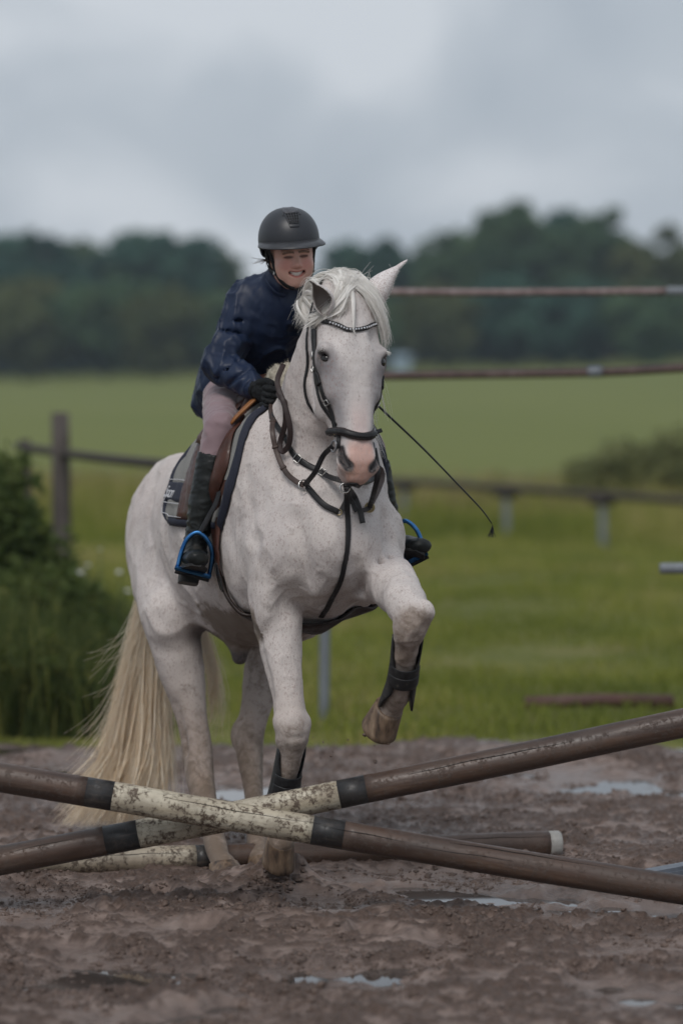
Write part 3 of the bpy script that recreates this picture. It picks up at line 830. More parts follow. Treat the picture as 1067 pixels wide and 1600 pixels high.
c = at(1040, 800, 42); shrub('round_bush', 'dark round bush beyond the low rail at the right edge', (c.x, 42, 0), (1.25, .9, .80), 4200, .10, leaf_mat('far_bush', (.095, .110, .050), (.165, .180, .075), (.25, .25, .11), .5))
# ---- white flowers
qfw = M('petal').set(Base_Color=(.75, .75, .72, 1), Roughness=.6); qfs = M('flower_stem').set(Base_Color=(.05, .08, .02, 1), Roughness=.7)
lab = ('white flower lowest and leftmost by the fence post', 'white flower just above and right of the leftmost one', 'small faint white flower highest of the five', 'white flower midway between the fence post and the horse', 'white flower nearest the horse flank')
for (px, py, s_), lb in zip(((126, 899, 1.1), (137, 886, .9), (157, 860, .55), (187, 897, .9), (200, 926, .9)), lab):
    Y = 18.6; c = at(px, py, Y); root = empty('white_flower', (c.x, Y, 0)); tag(root, lb, 'flower', 'white flowers in the verge')
    h_ = c.z; link('stem', loft_mesh('stem', tube_secs(np.array([(0, 0, -.02), (.01, 0, h_ * .5), (0, 0, h_)]), .0035, 5)), qfs.m, root)
    V = []; F = []
    for i in range(14):
        a = i * 2.4; t_ = .35 + .5 * rgv.random(); d_ = np.array([math.cos(a) * t_, math.sin(a) * t_, 1 - t_]); d_ /= np.linalg.norm(d_); u_ = np.cross(d_, (0, 0, 1)); u_ /= np.linalg.norm(u_) + 1e-6
        b0 = np.array([0, 0, h_]); k_ = len(V); r_ = .030 * s_
        V += [b0, b0 + d_ * r_ * .6 - u_ * r_ * .4, b0 + d_ * r_, b0 + d_ * r_ * .6 + u_ * r_ * .4]; F.append((k_, k_ + 1, k_ + 2, k_ + 3))
    link('petals', mesh_np('petals', V, F), qfw.m, root)
# ---- trees beyond the field
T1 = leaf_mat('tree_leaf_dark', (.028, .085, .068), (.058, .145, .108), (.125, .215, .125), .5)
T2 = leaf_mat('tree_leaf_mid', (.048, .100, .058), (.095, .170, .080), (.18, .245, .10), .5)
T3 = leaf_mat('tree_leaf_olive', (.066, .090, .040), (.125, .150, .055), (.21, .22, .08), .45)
BARK = wood_mat('bark', [(.3, (.03, .025, .02)), (.7, (.07, .06, .05))])
def tree(label, px, top, base, wpx, Y, mat, n=2600, conifer=False, group='trees beyond the field', low=.12):
    c = at(px, base, Y); zb = float(terrain_z(c.x, Y)); zt = at(px, top, Y).z; Hh = zt - zb; rw = wpx * .64 * Y / FPX
    root = empty('tree', (c.x, Y, zb)); tag(root, label, 'tree', group)
    nb = 70 if not conifer else 36
    if conifer:
        zz = rgv.random(nb) ** .8; cl = np.stack([rgv.normal(0, .45, nb) * rw * (1.05 - zz), rgv.normal(0, .45, nb) * rw * (1.05 - zz), (low + (1 - low) * zz) * Hh], 1); br = rw * (.45 * (1.1 - zz) + .08)
    else:
        d_ = rgv.normal(0, 1, (nb, 3)); d_ /= np.linalg.norm(d_, axis=1)[:, None]; d_ *= (rgv.random(nb) ** .45 * .90)[:, None]
        cl = np.stack([d_[:, 0] * rw * .95, d_[:, 1] * rw * .95, Hh * (low + (1 - low) * .5) + d_[:, 2] * Hh * (1 - low) * .5], 1); br = np.full(nb, 1.0) * rgv.uniform(.16, .30, nb) * min(rw, Hh * .6)
    n = int(n * 1.8); k = rgv.integers(0, nb, n); o_ = rgv.normal(0, 1, (n, 3)); o_ /= np.linalg.norm(o_, axis=1)[:, None]; C_ = cl[k] + o_ * (br[k] * rgv.random(n) ** .35)[:, None] * np.array([1, 1, .8])
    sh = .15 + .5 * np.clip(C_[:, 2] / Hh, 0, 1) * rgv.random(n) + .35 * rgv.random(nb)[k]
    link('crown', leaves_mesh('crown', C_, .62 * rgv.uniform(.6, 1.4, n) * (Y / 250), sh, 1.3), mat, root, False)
    P = np.array([(0, 0, -.4), (.05 * rw, 0, Hh * .3), (-.04 * rw, 0, Hh * .62), (0, 0, Hh * .85)]); P = cat_rom(P, 3)
    link('trunk', loft_mesh('trunk', tube_secs(P, np.linspace(.030, .008, len(P)) * Hh, 7)), BARK, root)
    for i in range(5):
        e = cl[i]; s0 = np.array([0, 0, min(Hh * (.25 + .08 * i), e[2] * .8)]); link('limb', loft_mesh('limb', tube_secs(cat_rom(np.array([s0, (s0 + e) / 2 + np.array([0, 0, .2]), e]), 3), np.linspace(.012, .004, 7) * Hh, 5)), BARK, root)
    return root
TL = [ # px, top, base, width, Y, mat, n, conifer, label
 (-40, 352, 588, 150, 262, T1, 2600, 0, 'dark tree cut off by the left edge of the wood'),
 (10, 362, 588, 120, 268, T1, 2600, 0, 'dark rounded tree at the far left of the wood'),
 (72, 356, 588, 130, 262, T1, 2900, 0, 'second dark rounded tree from the left edge'),
 (125, 368, 588, 110, 270, T2, 2300, 0, 'mid green tree between the dark trees and the big round one'),
 (200, 356, 586, 110, 266, T1, 2600, 0, 'dark tree just left of the big round tree'),
 (275, 344, 584, 165, 258, T1, 4200, 0, 'big round dark tree left of the rider'),
 (352, 378, 584, 62, 262, T2, 1100, 0, 'thin tree with sky showing through left of the rider'),
 (40, 430, 590, 150, 240, T3, 2600, 0, 'low olive green tree at the left foot of the wood'),
 (165, 425, 590, 150, 240, T2, 2600, 0, 'low mid green tree below the dark ones at left'),
 (250, 442, 588, 130, 236, T3, 2500, 0, 'olive tree in front of the big round one'),
 (330, 455, 586, 110, 238, T2, 2200, 0, 'low tree beside the rider elbow'),
 (412, 452, 584, 110, 244, T2, 2200, 0, 'low tree hidden behind the rider'),
 (500, 425, 582, 100, 250, T1, 2000, 0, 'dark tree behind the mane'),
 (548, 366, 580, 100, 262, T1, 2600, 0, 'dark tree just right of the rider helmet'),
 (602, 362, 578, 84, 260, T1, 2300, 0, 'dark tree above the horse left ear'),
 (655, 374, 578, 80, 262, T2, 2000, 0, 'green tree right of the horse ear'),
 (712, 350, 576, 110, 256, T2, 2800, 0, 'green tree rising toward the tall one at centre right'),
 (795, 312, 574, 150, 252, T2, 4200, 0, 'tallest tree of the wood at centre right'),
 (872, 322, 572, 110, 258, T1, 3000, 0, 'dark tree right of the tallest one'),
 (950, 322, 570, 130, 254, T2, 3200, 0, 'broad tree in the right part of the wood'),
 (1022, 356, 568, 120, 250, T3, 2800, 0, 'olive tree near the right edge'),
 (1090, 372, 566, 110, 256, T1, 2300, 0, 'dark tree cut off by the right edge'),
 (690, 440, 578, 120, 236, T3, 2400, 0, 'low olive tree below the pink pipe'),
 (790, 430, 575, 150, 238, T1, 2800, 0, 'low dark tree in front of the tallest one'),
 (905, 440, 573, 150, 236, T1, 2700, 0, 'low dark tree at the right foot of the wood'),
 (1010, 446, 570, 130, 234, T2, 2400, 0, 'low green tree at the right foot of the wood'),
 (600, 452, 580, 110, 238, T2, 2200, 0, 'low green tree behind the horse cheek'),
]
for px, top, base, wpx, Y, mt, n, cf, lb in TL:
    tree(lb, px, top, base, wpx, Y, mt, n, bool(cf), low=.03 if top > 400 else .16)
# dense undergrowth of the wood, one mass behind the trees
n = 62000
ux = rgv.uniform(-150, 160, n); uy = rgv.uniform(262, 278, n); tpz = 5.2 + 2.4 * fbm(np.stack([ux * .12, ux * 0, ux * 0], -1), 3) + 5.5 * np.clip((np.abs(ux - 5) - 52) / 14, 0, 1) * np.clip(fbm(np.stack([ux * .16, ux * 0 + 3, ux * 0], -1), 3) * 1.7 - .35, 0, 1); tpz = tpz * (1 - .7 * sstep(120, 155, np.abs(ux - 5)))
uz = terrain_z(ux, uy) + rgv.random(n) * tpz * 1.25
tag(link('undergrowth', leaves_mesh('undergrowth', np.stack([ux, uy, uz], 1), .7 * rgv.uniform(.6, 1.4, n), .1 + .5 * rgv.random(n), 1.3), T1, None, False), 'dark mass of undergrowth filling the wood', 'undergrowth', kind='stuff')
# small pale blue shed far away at the field edge
sh_ = empty('field_shelter', at(626, 572, 228)); sh_.location.z = float(terrain_z(sh_.location.x, 228)); tag(sh_, 'tiny pale blue shelter at the far field edge', 'shelter')
qsh = M('pale_blue_sheet'); qsh.color(qsh.ramp(qsh.noise(2, 3), [(.3, (.20, .27, .33)), (.7, (.28, .36, .42))])).set(Roughness=.6)
link('wall', box_mesh('wall', 0, 0, .45, 1.2, 1.4, .95, .03), qsh.m, sh_, False)
V = [(-.75, -.85, .93), (.75, -.85, .93), (.75, .85, .93), (-.75, .85, .93), (-.75, 0, 1.25), (.75, 0, 1.25)]
me = bpy.data.meshes.new('roof'); me.from_pydata(V, [], [(0, 1, 5, 4), (2, 3, 4, 5), (0, 4, 3), (1, 2, 5), (0, 3, 2, 1)]); me.update(); link('roof', me, qsh.m, sh_, False)
# ================================================================ HORSE
HA = R(20)
HO = Vector((-0.20, 11.05, 0))
HM = Matrix.Translation(HO) @ Matrix.Rotation(HA, 4, 'Z')
HMI = HM.inverted()
def H(f, l, z): return (l, -f, z)                       # forward, left, up -> horse-local
def hl(px, py, Y): return tuple(HMI @ at(px, py, Y))    # photograph point -> horse-local
def nd(p, *r): return (*p, *r)

horse = empty('horse', HO, HA)
tag(horse, 'flea-bitten white horse lifting a foreleg at the crossed poles', 'horse')

fd = Field(axis_fine(-0.46, 0.62, 0.008, -0.17, 0.17, 0.0048),
           axis_fine(-1.12, 1.46, 0.0085, -1.06, -0.42, 0.0050),
           axis_fine(-0.02, 2.10, 0.0075, 1.27, 2.09, 0.0048))
# trunk, rear to front
fd.tube([nd(H(-1.24, 0, 1.09), .10, .12, .14), nd(H(-1.09, 0, 1.10), .190, .215, .22), nd(H(-.86, 0, 1.10), .212, .295, .24),
         nd(H(-.60, 0, 1.11), .265, .335, .325), nd(H(-.30, 0, 1.13), .300, .385, .385), nd(H(0, 0, 1.18), .280, .435, .40),
         nd(H(.24, 0, 1.20), .245, .36, .355), nd(H(.42, 0, 1.18), .215, .25, .27), nd(H(.54, 0, 1.15), .165, .15, .17)], m=3, k=.05)
# neck
fd.tube([nd(H(.20, 0, 1.32), .17, .26, .26), nd(H(.35, -.01, 1.47), .150, .20, .21), nd(H(.47, -.02, 1.63), .125, .155, .165),
         nd(H(.57, -.02, 1.79), .102, .125, .120), nd(H(.63, -.005, 1.91), .082, .088, .09)], m=3, k=.09)
# haunches, shoulders, chest
for s in (-1, 1):
    fd.ell(H(-.90, s * .106, 1.10), (.106, .28, .27), k=.10)
    fd.ell(H(-1.08, s * .105, 1.02), (.09, .14, .24), k=.08)
    fd.ell(H(.26, s * .165, 1.26), (.085, .15, .27), k=.07)
    fd.ell(H(.23, s * .185, 1.05), (.075, .14, .15), k=.06)
    fd.ell(H(.47, s * .150, 1.11), (.082, .10, .13), k=.055)
    fd.ell(H(.56, s * .080, 1.09), (.075, .07, .13), k=.03)
    # soft furrow between shoulder and chest
    fd.tube([nd(H(.60, s * .155, 1.22), .018), nd(H(.62, s * .145, 1.08), .02), nd(H(.56, s * .125, .96), .02)], k=.05, sub=True)
    # furrow behind the shoulder, and in front of the thigh
    fd.tube([nd(H(.10, s * .315, 1.30), .02), nd(H(.09, s * .315, 1.12), .022), nd(H(.13, s * .30, .98), .02)], k=.06, sub=True)
    fd.tube([nd(H(-.60, s * .345, 1.20), .03), nd(H(-.58, s * .345, 1.02), .035), nd(H(-.52, s * .30, .88), .03)], k=.07, sub=True)
    # muscle line down the back of the thigh
    fd.tube([nd(H(-1.02, s * .325, 1.22), .015), nd(H(-1.04, s * .31, 1.02), .02), nd(H(-1.0, s * .29, .9), .02)], k=.05, sub=True)
fd.tube([nd(H(.70, 0, 1.20), .012), nd(H(.695, 0, 1.08), .014), nd(H(.62, 0, .94), .014)], k=.05, sub=True)
# right foreleg (straight, leaving the ground)
fd.tube([nd(H(.40, -.17, 1.13), .10, .14, .13), nd(H(.375, -.15, .965), .084, .10, .105), nd(H(.43, -.152, .80), .066, .072, .080),
         nd(H(.495, -.15, .64), .049, .052, .056), nd(H(.53, -.15, .545), .054, .058, .052), nd(H(.525, -.149, .50), .046, .050, .048),
         nd(H(.505, -.146, .435), .034, .035, .045), nd(H(.455, -.150, .345), .031, .032, .045), nd(H(.41, -.150, .275), .037, .036, .046),
         nd(H(.415, -.150, .215), .033, .033, .034), nd(H(.425, -.150, .165), .041, .042, .042)], k=.035, m=3)
fd.ell(H(.57, -.15, .545), (.038, .022, .045), k=.03)
# left foreleg (folded up)
LK = hl(642, 962, 10.24)
fd.tube([nd(H(.40, .165, 1.14), .11, .13, .12), nd(hl(582, 886, 10.66), .084, .085, .095), nd(hl(610, 910, 10.49), .078, .080, .080),
         nd(hl(632, 940, 10.31), .060, .060, .060)], k=.05, m=3)
fd.tube([nd(hl(632, 938, 10.30), .054, .05, .055), nd(LK, .055, .058, .054), nd(hl(640, 985, 10.235), .050, .048, .048),
         nd(hl(634, 1012, 10.27), .036, .034, .044), nd(hl(630, 1046, 10.32), .031, .031, .043), nd(hl(624, 1082, 10.37), .037, .036, .044),
         nd(hl(615, 1098, 10.41), .034, .034, .034), nd(hl(608, 1109, 10.435), .040, .040, .040)], k=.035, m=3)
# right hind leg
fd.tube([nd(H(-.90, -.14, 1.10), .12, .22, .22), nd(H(-.78, -.175, .98), .115, .19, .19), nd(hl(266, 955, 11.50), .098, .11, .13),
         nd(hl(284, 1045, 11.48), .080, .075, .105), nd(hl(300, 1120, 11.46), .054, .055, .075), nd(hl(309, 1172, 11.44), .052, .060, .068),
         nd(hl(312, 1208, 11.40), .050, .056, .062), nd(hl(318, 1240, 11.31), .044, .042, .050), nd(hl(329, 1285, 11.17), .036, .034, .042),
         nd(hl(338, 1322, 11.06), .038, .038, .046), nd(hl(344, 1342, 11.00), .035, .034, .034), nd(hl(350, 1352, 10.97), .043)], k=.06, m=3)
fd.ell(hl(262, 962, 11.42), (.05, .05, .07), k=.08)
fd.ell(hl(296, 1182, 11.52), (.028, .035, .045), k=.04)
# left hind leg
fd.tube([nd(H(-.90, .17, 1.10), .15, .22, .22), nd(H(-.72, .19, .98), .128, .19, .18), nd(H(-.56, .185, .86), .095, .11, .12),
         nd(hl(414, 1050, 11.62), .074, .080, .09), nd(hl(399, 1110, 11.60), .052, .058, .068), nd(hl(390, 1150, 11.58), .050, .06, .066),
         nd(hl(391, 1182, 11.55), .046, .055, .055), nd(hl(396, 1230, 11.45), .034, .036, .044), nd(hl(400, 1285, 11.32), .031, .033, .042),
         nd(hl(403, 1314, 11.25), .038, .038, .044), nd(hl(406, 1332, 11.19), .034), nd(hl(408, 1342, 11.15), .043)], k=.05, m=3)
fd.ell(hl(374, 1150, 11.62), (.028, .035, .045), k=.04)
# tendons, joints and muscle edges
def groove(pts, r, k): fd.tube([nd(p, r) for p in pts], k=k, sub=True)
for s in (-1, 1):
    groove([H(.475, -.146 + s * .036, .44), H(.435, -.149 + s * .035, .36), H(.405, -.150 + s * .038, .30)], .007, .012)
    groove([H(.40, -.152 + s * .088, .90), H(.45, -.152 + s * .070, .76), H(.49, -.150 + s * .055, .64)], .010, .03)
    fd.ell(H(.535, -.15 + s * .042, .565), (.016, .03, .022), k=.02)
    fd.ell(H(.525, -.149 + s * .036, .505), (.016, .026, .016), k=.018)
groove([H(.595, -.19, .522), H(.60, -.15, .52), H(.595, -.11, .522)], .008, .016)
fd.ell(hl(664, 955, 10.20), (.026, .03, .03), k=.03)
groove([hl(612, 990, 10.24), hl(612, 1030, 10.29), hl(607, 1065, 10.34)], .008, .014)
# skin folds where the raised foreleg leaves the chest
groove([hl(586, 850, 10.40), hl(594, 872, 10.45), hl(588, 900, 10.50)], .008, .022)
groove([hl(600, 846, 10.42), hl(608, 862, 10.46), hl(606, 884, 10.52)], .006, .018)
groove([hl(556, 880, 10.42), hl(560, 900, 10.45), hl(566, 922, 10.52)], .012, .03)
# planted shoulder: triceps edge, forearm muscle
groove([H(.52, -.26, 1.20), H(.44, -.275, 1.08), H(.36, -.265, .98), H(.30, -.25, .92)], .014, .05)
fd.ell(H(.44, -.215, .96), (.035, .055, .09), k=.05)
groove([H(.30, -.30, 1.42), H(.36, -.295, 1.28), H(.46, -.262, 1.15)], .012, .05)
# jugular groove
for s in (-1, 1): groove([H(.72, s * .10, 1.70), H(.66, s * .13, 1.50), H(.62, s * .13, 1.30)], .014, .05)
# hind legs: hollow in front of the hamstring tendon, thigh edge, stifle
groove([hl(272, 1105, 11.42), hl(285, 1145, 11.42), hl(292, 1175, 11.42)], .012, .025)
groove([hl(322, 1060, 11.40), hl(318, 1110, 11.40), hl(322, 1150, 11.38)], .010, .03)
groove([hl(376, 1090, 11.60), hl(378, 1120, 11.58)], .012, .025)
groove([hl(240, 965, 11.36), hl(262, 985, 11.34), hl(290, 985, 11.34), hl(306, 965, 11.34)], .010, .035)
groove([hl(245, 870, 11.30), hl(262, 920, 11.28), hl(292, 960, 11.30)], .016, .05)
groove([hl(306, 1195, 11.36), hl(318, 1215, 11.33)], .008, .018)
# sheath
SH = hl(372, 1004, 11.32)
fd.tube([nd((SH[0], SH[1] + .12, SH[2] + .06), .05), nd(SH, .036, .04, .04), nd((SH[0], SH[1] - .02, SH[2] - .05), .026)], k=.04, m=2)

# ---- head (own frame: s along the face, u to the horse's left, v out of the face)
P0 = np.array(H(.655, -.005, 1.935)); PM = np.array(H(.835, -.035, 1.335))
HAx = (PM - P0) / np.linalg.norm(PM - P0)
HU = np.array([math.cos(R(2)), math.sin(R(2)), 0.0]); HU -= (HU @ HAx) * HAx; HU /= np.linalg.norm(HU)
HV = np.cross(HAx, HU)
def hd(s, u, v): return tuple(P0 + HAx * s + HU * u + HV * v)
HB = np.array([HU, HV, HAx])
fd.tube([nd(hd(-.02, 0, -.03), .062, .040, .07), nd(hd(.05, 0, -.025), .086, .062, .11), nd(hd(.13, 0, -.02), .099, .078, .13),
         nd(hd(.22, 0, -.02), .101, .082, .15), nd(hd(.29, 0, -.02), .092, .074, .15), nd(hd(.36, 0, -.012), .078, .060, .12),
         nd(hd(.43, 0, -.006), .064, .051, .088), nd(hd(.49, 0, -.005), .057, .048, .075), nd(hd(.545, 0, -.006), .051, .044, .06),
         nd(hd(.582, 0, -.012), .040, .034, .042)], u=HU, k=.04, m=3, p=2.35)
for s in (-1, 1):
    fd.ell(hd(.29, s * .072, -.085), (.028, .075, .10), HB, k=.035)          # jaw muscle
    fd.ell(hd(.215, s * .094, .005), (.024, .036, .040), HB, k=.03)          # orbit
    fd.ell(hd(.194, s * .096, .026), (.018, .022, .016), HB, k=.018)          # brow
    fd.tube([nd(hd(.26, s * .080, .005), .013), nd(hd(.34, s * .070, -.004), .010), nd(hd(.40, s * .060, -.008), .007)], k=.02)   # cheek ridge
    fd.ell(hd(.15, s * .078, .05), (.025, .02, .03), HB, k=.03, sub=True)    # hollow above the eye
    fd.ell(hd(.42, s * .082, .004), (.018, .03, .05), HB, k=.04, sub=True)   # hollow beside the nose
    fd.ell(hd(.555, s * .043, .002), (.026, .030, .038), HB, k=.02)          # nostril wing
    fd.tube([nd(hd(.522, s * .064, .018), .008), nd(hd(.548, s * .062, .022), .013), nd(hd(.578, s * .040, .028), .009)], k=.010, sub=True)
    fd.tube([nd(hd(.524, s * .056, .010), .009), nd(hd(.548, s * .050, .012), .013), nd(hd(.574, s * .035, .014), .009)], k=.010, sub=True)
    fd.ell(hd(.227, s * .110, .031), (.021, .0125, .028), np.array([HU, HV * .74 - HAx * .67, HAx * .74 + HV * .67]), k=.007, sub=True)   # eye opening
    fd.tube([nd(hd(.20, s * .112, -.10), .012), nd(hd(.33, s * .096, -.11), .012)], k=.03, sub=True)
fd.ell(hd(0.569, 0, -.052), (.036, .034, .038), HB, k=.025)                   # chin
fd.tube([nd(hd(0.555, -.055, -.028), .004), nd(hd(0.592, 0, -.022), .004), nd(hd(0.555, .055, -.028), .004)], k=.012, sub=True, m=4)  # mouth
fd.tube([nd(hd(.07, -.02, .066), .006), nd(hd(.12, 0, .075), .008), nd(hd(.20, 0, .075), .004)], k=.03, sub=True)
HP, HF = fd.mesh(2)
del fd
HN = vnormals(HP, HF)
# fine unevenness of muscle and coat
_m = sstep(.35, .95, HP[:, 2]) * (1 - .7 * sstep(1.45, 1.6, HP[:, 2]))
_ms = (1 - np.abs(2 * fbm((HP @ np.array([[1, .2, 0], [0, 1, .4], [0, -.4, 1]])) * np.array([7, 7, 4.2]) + 2, 3) - 1)) - .72
_vein = np.maximum(1 - np.abs(2 * fbm(HP * np.array([11, 11, 7]) + 40, 2) - 1) - .93, 0) / .07
HP = HP + HN * ((fbm(HP * 14, 3) - 0.5) * 0.006 * sstep(.2, .9, np.abs(HP[:, 2])) + _ms * .020 * _m + _vein * .0028 * _m)[:, None]

# ---- coat colours per vertex
def to_head(P):
    q = P - P0
    return q @ HAx, q @ HU, q @ HV
def dist_seg(P, a, b):
    a = np.array(a); b = np.array(b); e = b - a
    t = np.clip(((P - a) @ e) / (e @ e), 0, 1)
    return np.linalg.norm(P - a - t[:, None] * e, axis=1)
hs, hu, hv = to_head(HP)
inhead = (hs > .03) & (hs < .66) & (hv > -.13) & (np.abs(hu) < .15) & (HP[:, 1] < -.62)
nz = fbm(HP * 9, 4)
base = np.array([.605, .550, .520])
C = np.tile(base, (len(HP), 1)) * (0.86 + 0.26 * fbm(HP * 5 + 3, 4))[:, None]
_d = sstep(.52, .66, fbm(HP * 7.5 + 60, 3))[:, None] * .30; C = C * (1 - _d) + np.array([.47, .425, .42]) * _d
_d = sstep(.50, .70, fbm(HP * 3.2 + 20, 3))[:, None] * .35; C = C * (1 - _d) + np.array([.56, .47, .43]) * _d
def blend(w, col):
    global C
    w = np.clip(w, 0, 1)[:, None]; C = C * (1 - w) + np.array(col) * w
hw = inhead.astype(float)
blend(hw * sstep(.30, .50, nz) * .25, (.62, .60, .61))
# dark skin round the eyes and down the cheeks
for s in (-1, 1):
    d = np.sqrt(((hs - .225) / 1.3) ** 2 + (hu - s * .095) ** 2 + ((hv - .01)) ** 2)
    blend(hw * sstep(.062, .02, d + (nz - .5) * .03) * .85, (.13, .12, .13))
    d = np.sqrt(((hs - .33) / 2.6) ** 2 + (hu - s * .068) ** 2 + ((hv - .015)) ** 2)
    blend(hw * sstep(.068, .02, d + (nz - .5) * .05) * .72, (.235, .225, .24))
    d = np.sqrt(((hs - .46) / 2.2) ** 2 + (hu - s * .055) ** 2 + ((hv - .01)) ** 2)
    blend(hw * sstep(.05, .02, d + (nz - .5) * .03) * .35, (.36, .35, .37))
# pink nose
d = np.abs(hu) - .028
blend(hw * sstep(.33, .45, hs) * sstep(.012, -.012, d + (nz - .5) * .02) * sstep(-.01, .03, hv) * .55, (.62, .45, .42))
blend(hw * sstep(.475, .52, hs + (nz - .5) * .03) * sstep(.052, .034, np.abs(hu)) * sstep(-.03, .0, hv) * .9, (.60, .37, .31))
blend(hw * sstep(.545, .575, hs + (nz - .5) * .04) * .5, (.36, .17, .11))
for s in (-1, 1):
    d = np.minimum.reduce([dist_seg(HP, hd(.522, s * .064, .018), hd(.548, s * .062, .022)), dist_seg(HP, hd(.548, s * .062, .022), hd(.578, s * .040, .028)),
                           dist_seg(HP, hd(.524, s * .056, .010), hd(.548, s * .050, .012)), dist_seg(HP, hd(.548, s * .050, .012), hd(.574, s * .035, .014))])
    blend(hw * sstep(.0215, .0150, d), (.022, .020, .022))
    d = np.linalg.norm(HP - np.array(hd(.222, s * .108, .028)), axis=1)
    blend(hw * sstep(.030, .016, d), (.04, .035, .035))
blend(sstep(.10, .05, dist_seg(HP, (SH[0], SH[1] + .06, SH[2] - .02), (SH[0], SH[1] - .02, SH[2] - .09))) * (HP[:, 2] < .80), (.028, .026, .03))
# darker patch in the groin
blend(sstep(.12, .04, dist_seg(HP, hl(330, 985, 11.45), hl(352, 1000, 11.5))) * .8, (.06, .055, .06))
# yellowish, mud-stained lower legs; belly mud
leg = sstep(.85, .25, HP[:, 2]) * 1.0
blend(leg * (.55 + .6 * nz), (.245, .172, .122))
raised = sstep(.10, .05, dist_seg(HP, hl(645, 985, 10.2), hl(605, 1120, 10.455)))
blend(raised * .75 * (.4 + nz), (.28, .21, .16))
mud = sstep(.70, .12, HP[:, 2]) * 1.05
mud = np.maximum(mud, sstep(.24, .05, dist_seg(HP, hl(355, 972, 11.1), hl(410, 990, 10.9))) * 1.5 * sstep(.95, .85, HP[:, 2]))
_w = HP @ np.array(HM.to_3x3()).T + np.array(HO)
_bx, _by = 533.5 + FPX * _w[:, 0] / _w[:, 1], HORIZON + FPX * (CAM_H - _w[:, 2]) / _w[:, 1]
_bd = np.sqrt(((_bx - 378) / 62) ** 2 + ((_by - 985) / 46) ** 2)          # where the girth area of the belly is splashed
mud = np.maximum(mud, sstep(1.15, .35, _bd) * 1.15 * (HP[:, 1] > -.45) * (HP[:, 2] > .7))
mud = np.maximum(mud, raised * .55)
mud = np.maximum(mud, sstep(.13, .03, np.linalg.norm(HP - np.array(hl(388, 1170, 11.5)), axis=1)) * .7)
mud = np.maximum(mud, sstep(.14, .03, np.linalg.norm(HP - np.array(hl(456, 1165, 10.45)), axis=1)) * .5)
mud = np.maximum(mud, sstep(.18, .06, np.linalg.norm(HP - np.array(hl(400, 1040, 11.5)), axis=1)) * .55)
speck = .45 + .55 * fbm(HP * 4 + 9, 3)
speck = speck * np.where(inhead, .75, 1.0) * (0.4 + .6 * sstep(.3, .7, HP[:, 2]))
# denser flecks on cheeks and the side of the neck
for s in (-1, 1):
    d = np.sqrt(((hs - .30) / 2.2) ** 2 + (hu - s * .075) ** 2 + (hv * .7) ** 2)
    speck = np.maximum(speck, hw * sstep(.07, .02, d) * 1.2)
speck = np.maximum(speck, sstep(.16, .05, dist_seg(HP, H(.5, -.12, 1.78), H(.40, -.14, 1.5))) * 1.05)
speck *= 1 - hw * sstep(.05, .03, np.abs(hu)) * sstep(.2, .28, hs) * .9
hme = mesh_np('horse_body', HP, HF)
set_col(hme, 'coat', np.clip(C, 0, 1))
set_col(hme, 'marks', np.c_[mud, speck, np.zeros(len(HP))])

q = M('horse_coat')
v = q.coords()
sep = q.node('ShaderNodeSeparateColor'); q.lk(q.attr('marks'), sep.inputs[0])
coat = q.attr('coat')
# short hair streaks
vs = q.coords((150, 150, 26)); hn = q.noise(1.0, 3, 0.6, vs)
coat = q.mix(q.math('MULTIPLY', q.ramp(hn, [(0.35, (0, 0, 0)), (0.7, (1, 1, 1))]), 0.26), coat, (.40, .36, .35))
# flea-bitten flecks
def flecks(scale, thr, size):
    vo = q.node('ShaderNodeTexVoronoi'); vo.inputs['Scale'].default_value = 1.0; vo.inputs['Randomness'].default_value = 1.0
    q.lk(q.coords((scale, scale, scale * .55)), vo.inputs['Vector'])
    sc_ = q.node('ShaderNodeSeparateColor'); q.lk(vo.outputs['Color'], sc_.inputs[0])
    pick = q.math('LESS_THAN', sc_.outputs[0], q.math('MULTIPLY', sep.outputs[1], thr))
    dd = q.math('LESS_THAN', vo.outputs['Distance'], q.math('MULTIPLY', sc_.outputs[1], size))
    return q.math('MULTIPLY', pick, dd)
f1 = flecks(190, .42, .62); f2 = flecks(330, .55, .7)
coat = q.mix(q.math('MULTIPLY', f1, .38), coat, (.25, .165, .15))
coat = q.mix(q.math('MULTIPLY', f2, .36), coat, (.27, .18, .165))
mn = q.noise(26, 6, 0.68, v, 0.4)
mm = q.math('GREATER_THAN', q.math('ADD', mn, q.math('MULTIPLY', sep.outputs[0], .34)), .735)
ms = q.node('ShaderNodeMapRange'); ms.inputs[1].default_value = .60; ms.inputs[2].default_value = .86
q.lk(q.math('ADD', mn, q.math('MULTIPLY', sep.outputs[0], .34)), ms.inputs[0])
coat = q.mix(q.math('MULTIPLY', ms.outputs[0], .9), coat, (.155, .115, .085))
q.color(coat).set(Roughness=.62)
q.b.inputs['Sheen Weight'].default_value = .03; q.b.inputs['Specular IOR Level'].default_value = .3
q.b.inputs['Subsurface Weight'].default_value = 0.0
q.bump(q.math('ADD', hn, q.math('MULTIPLY', ms.outputs[0], .8)), .38, .005)
MAT_COAT = q.m
hbody = link('body', hme, MAT_COAT, horse)
HBVH = BVHTree.FromPolygons([tuple(p) for p in HP], [tuple(int(i) for i in f) for f in HF])
def snap(p, off=0.004):
    c, n, i, d = HBVH.find_nearest(Vector(p))
    return np.array(c) + np.array(n) * off, np.array(n)
_CO = HMI @ Vector((0, 0, CAM_H))
def ray(px, py, off=.006):
    """surface of the horse where the photograph shows it at this pixel, lifted by off"""
    d = (HMI @ at(px, py, 10.0)) - _CO; d.normalize()
    h_, n_, i_, dd = HBVH.ray_cast(_CO, d)
    if h_ is None: return np.array(HBVH.find_nearest(Vector(hl(px, py, 10.6)))[0])
    return np.array(h_ + n_ * off)
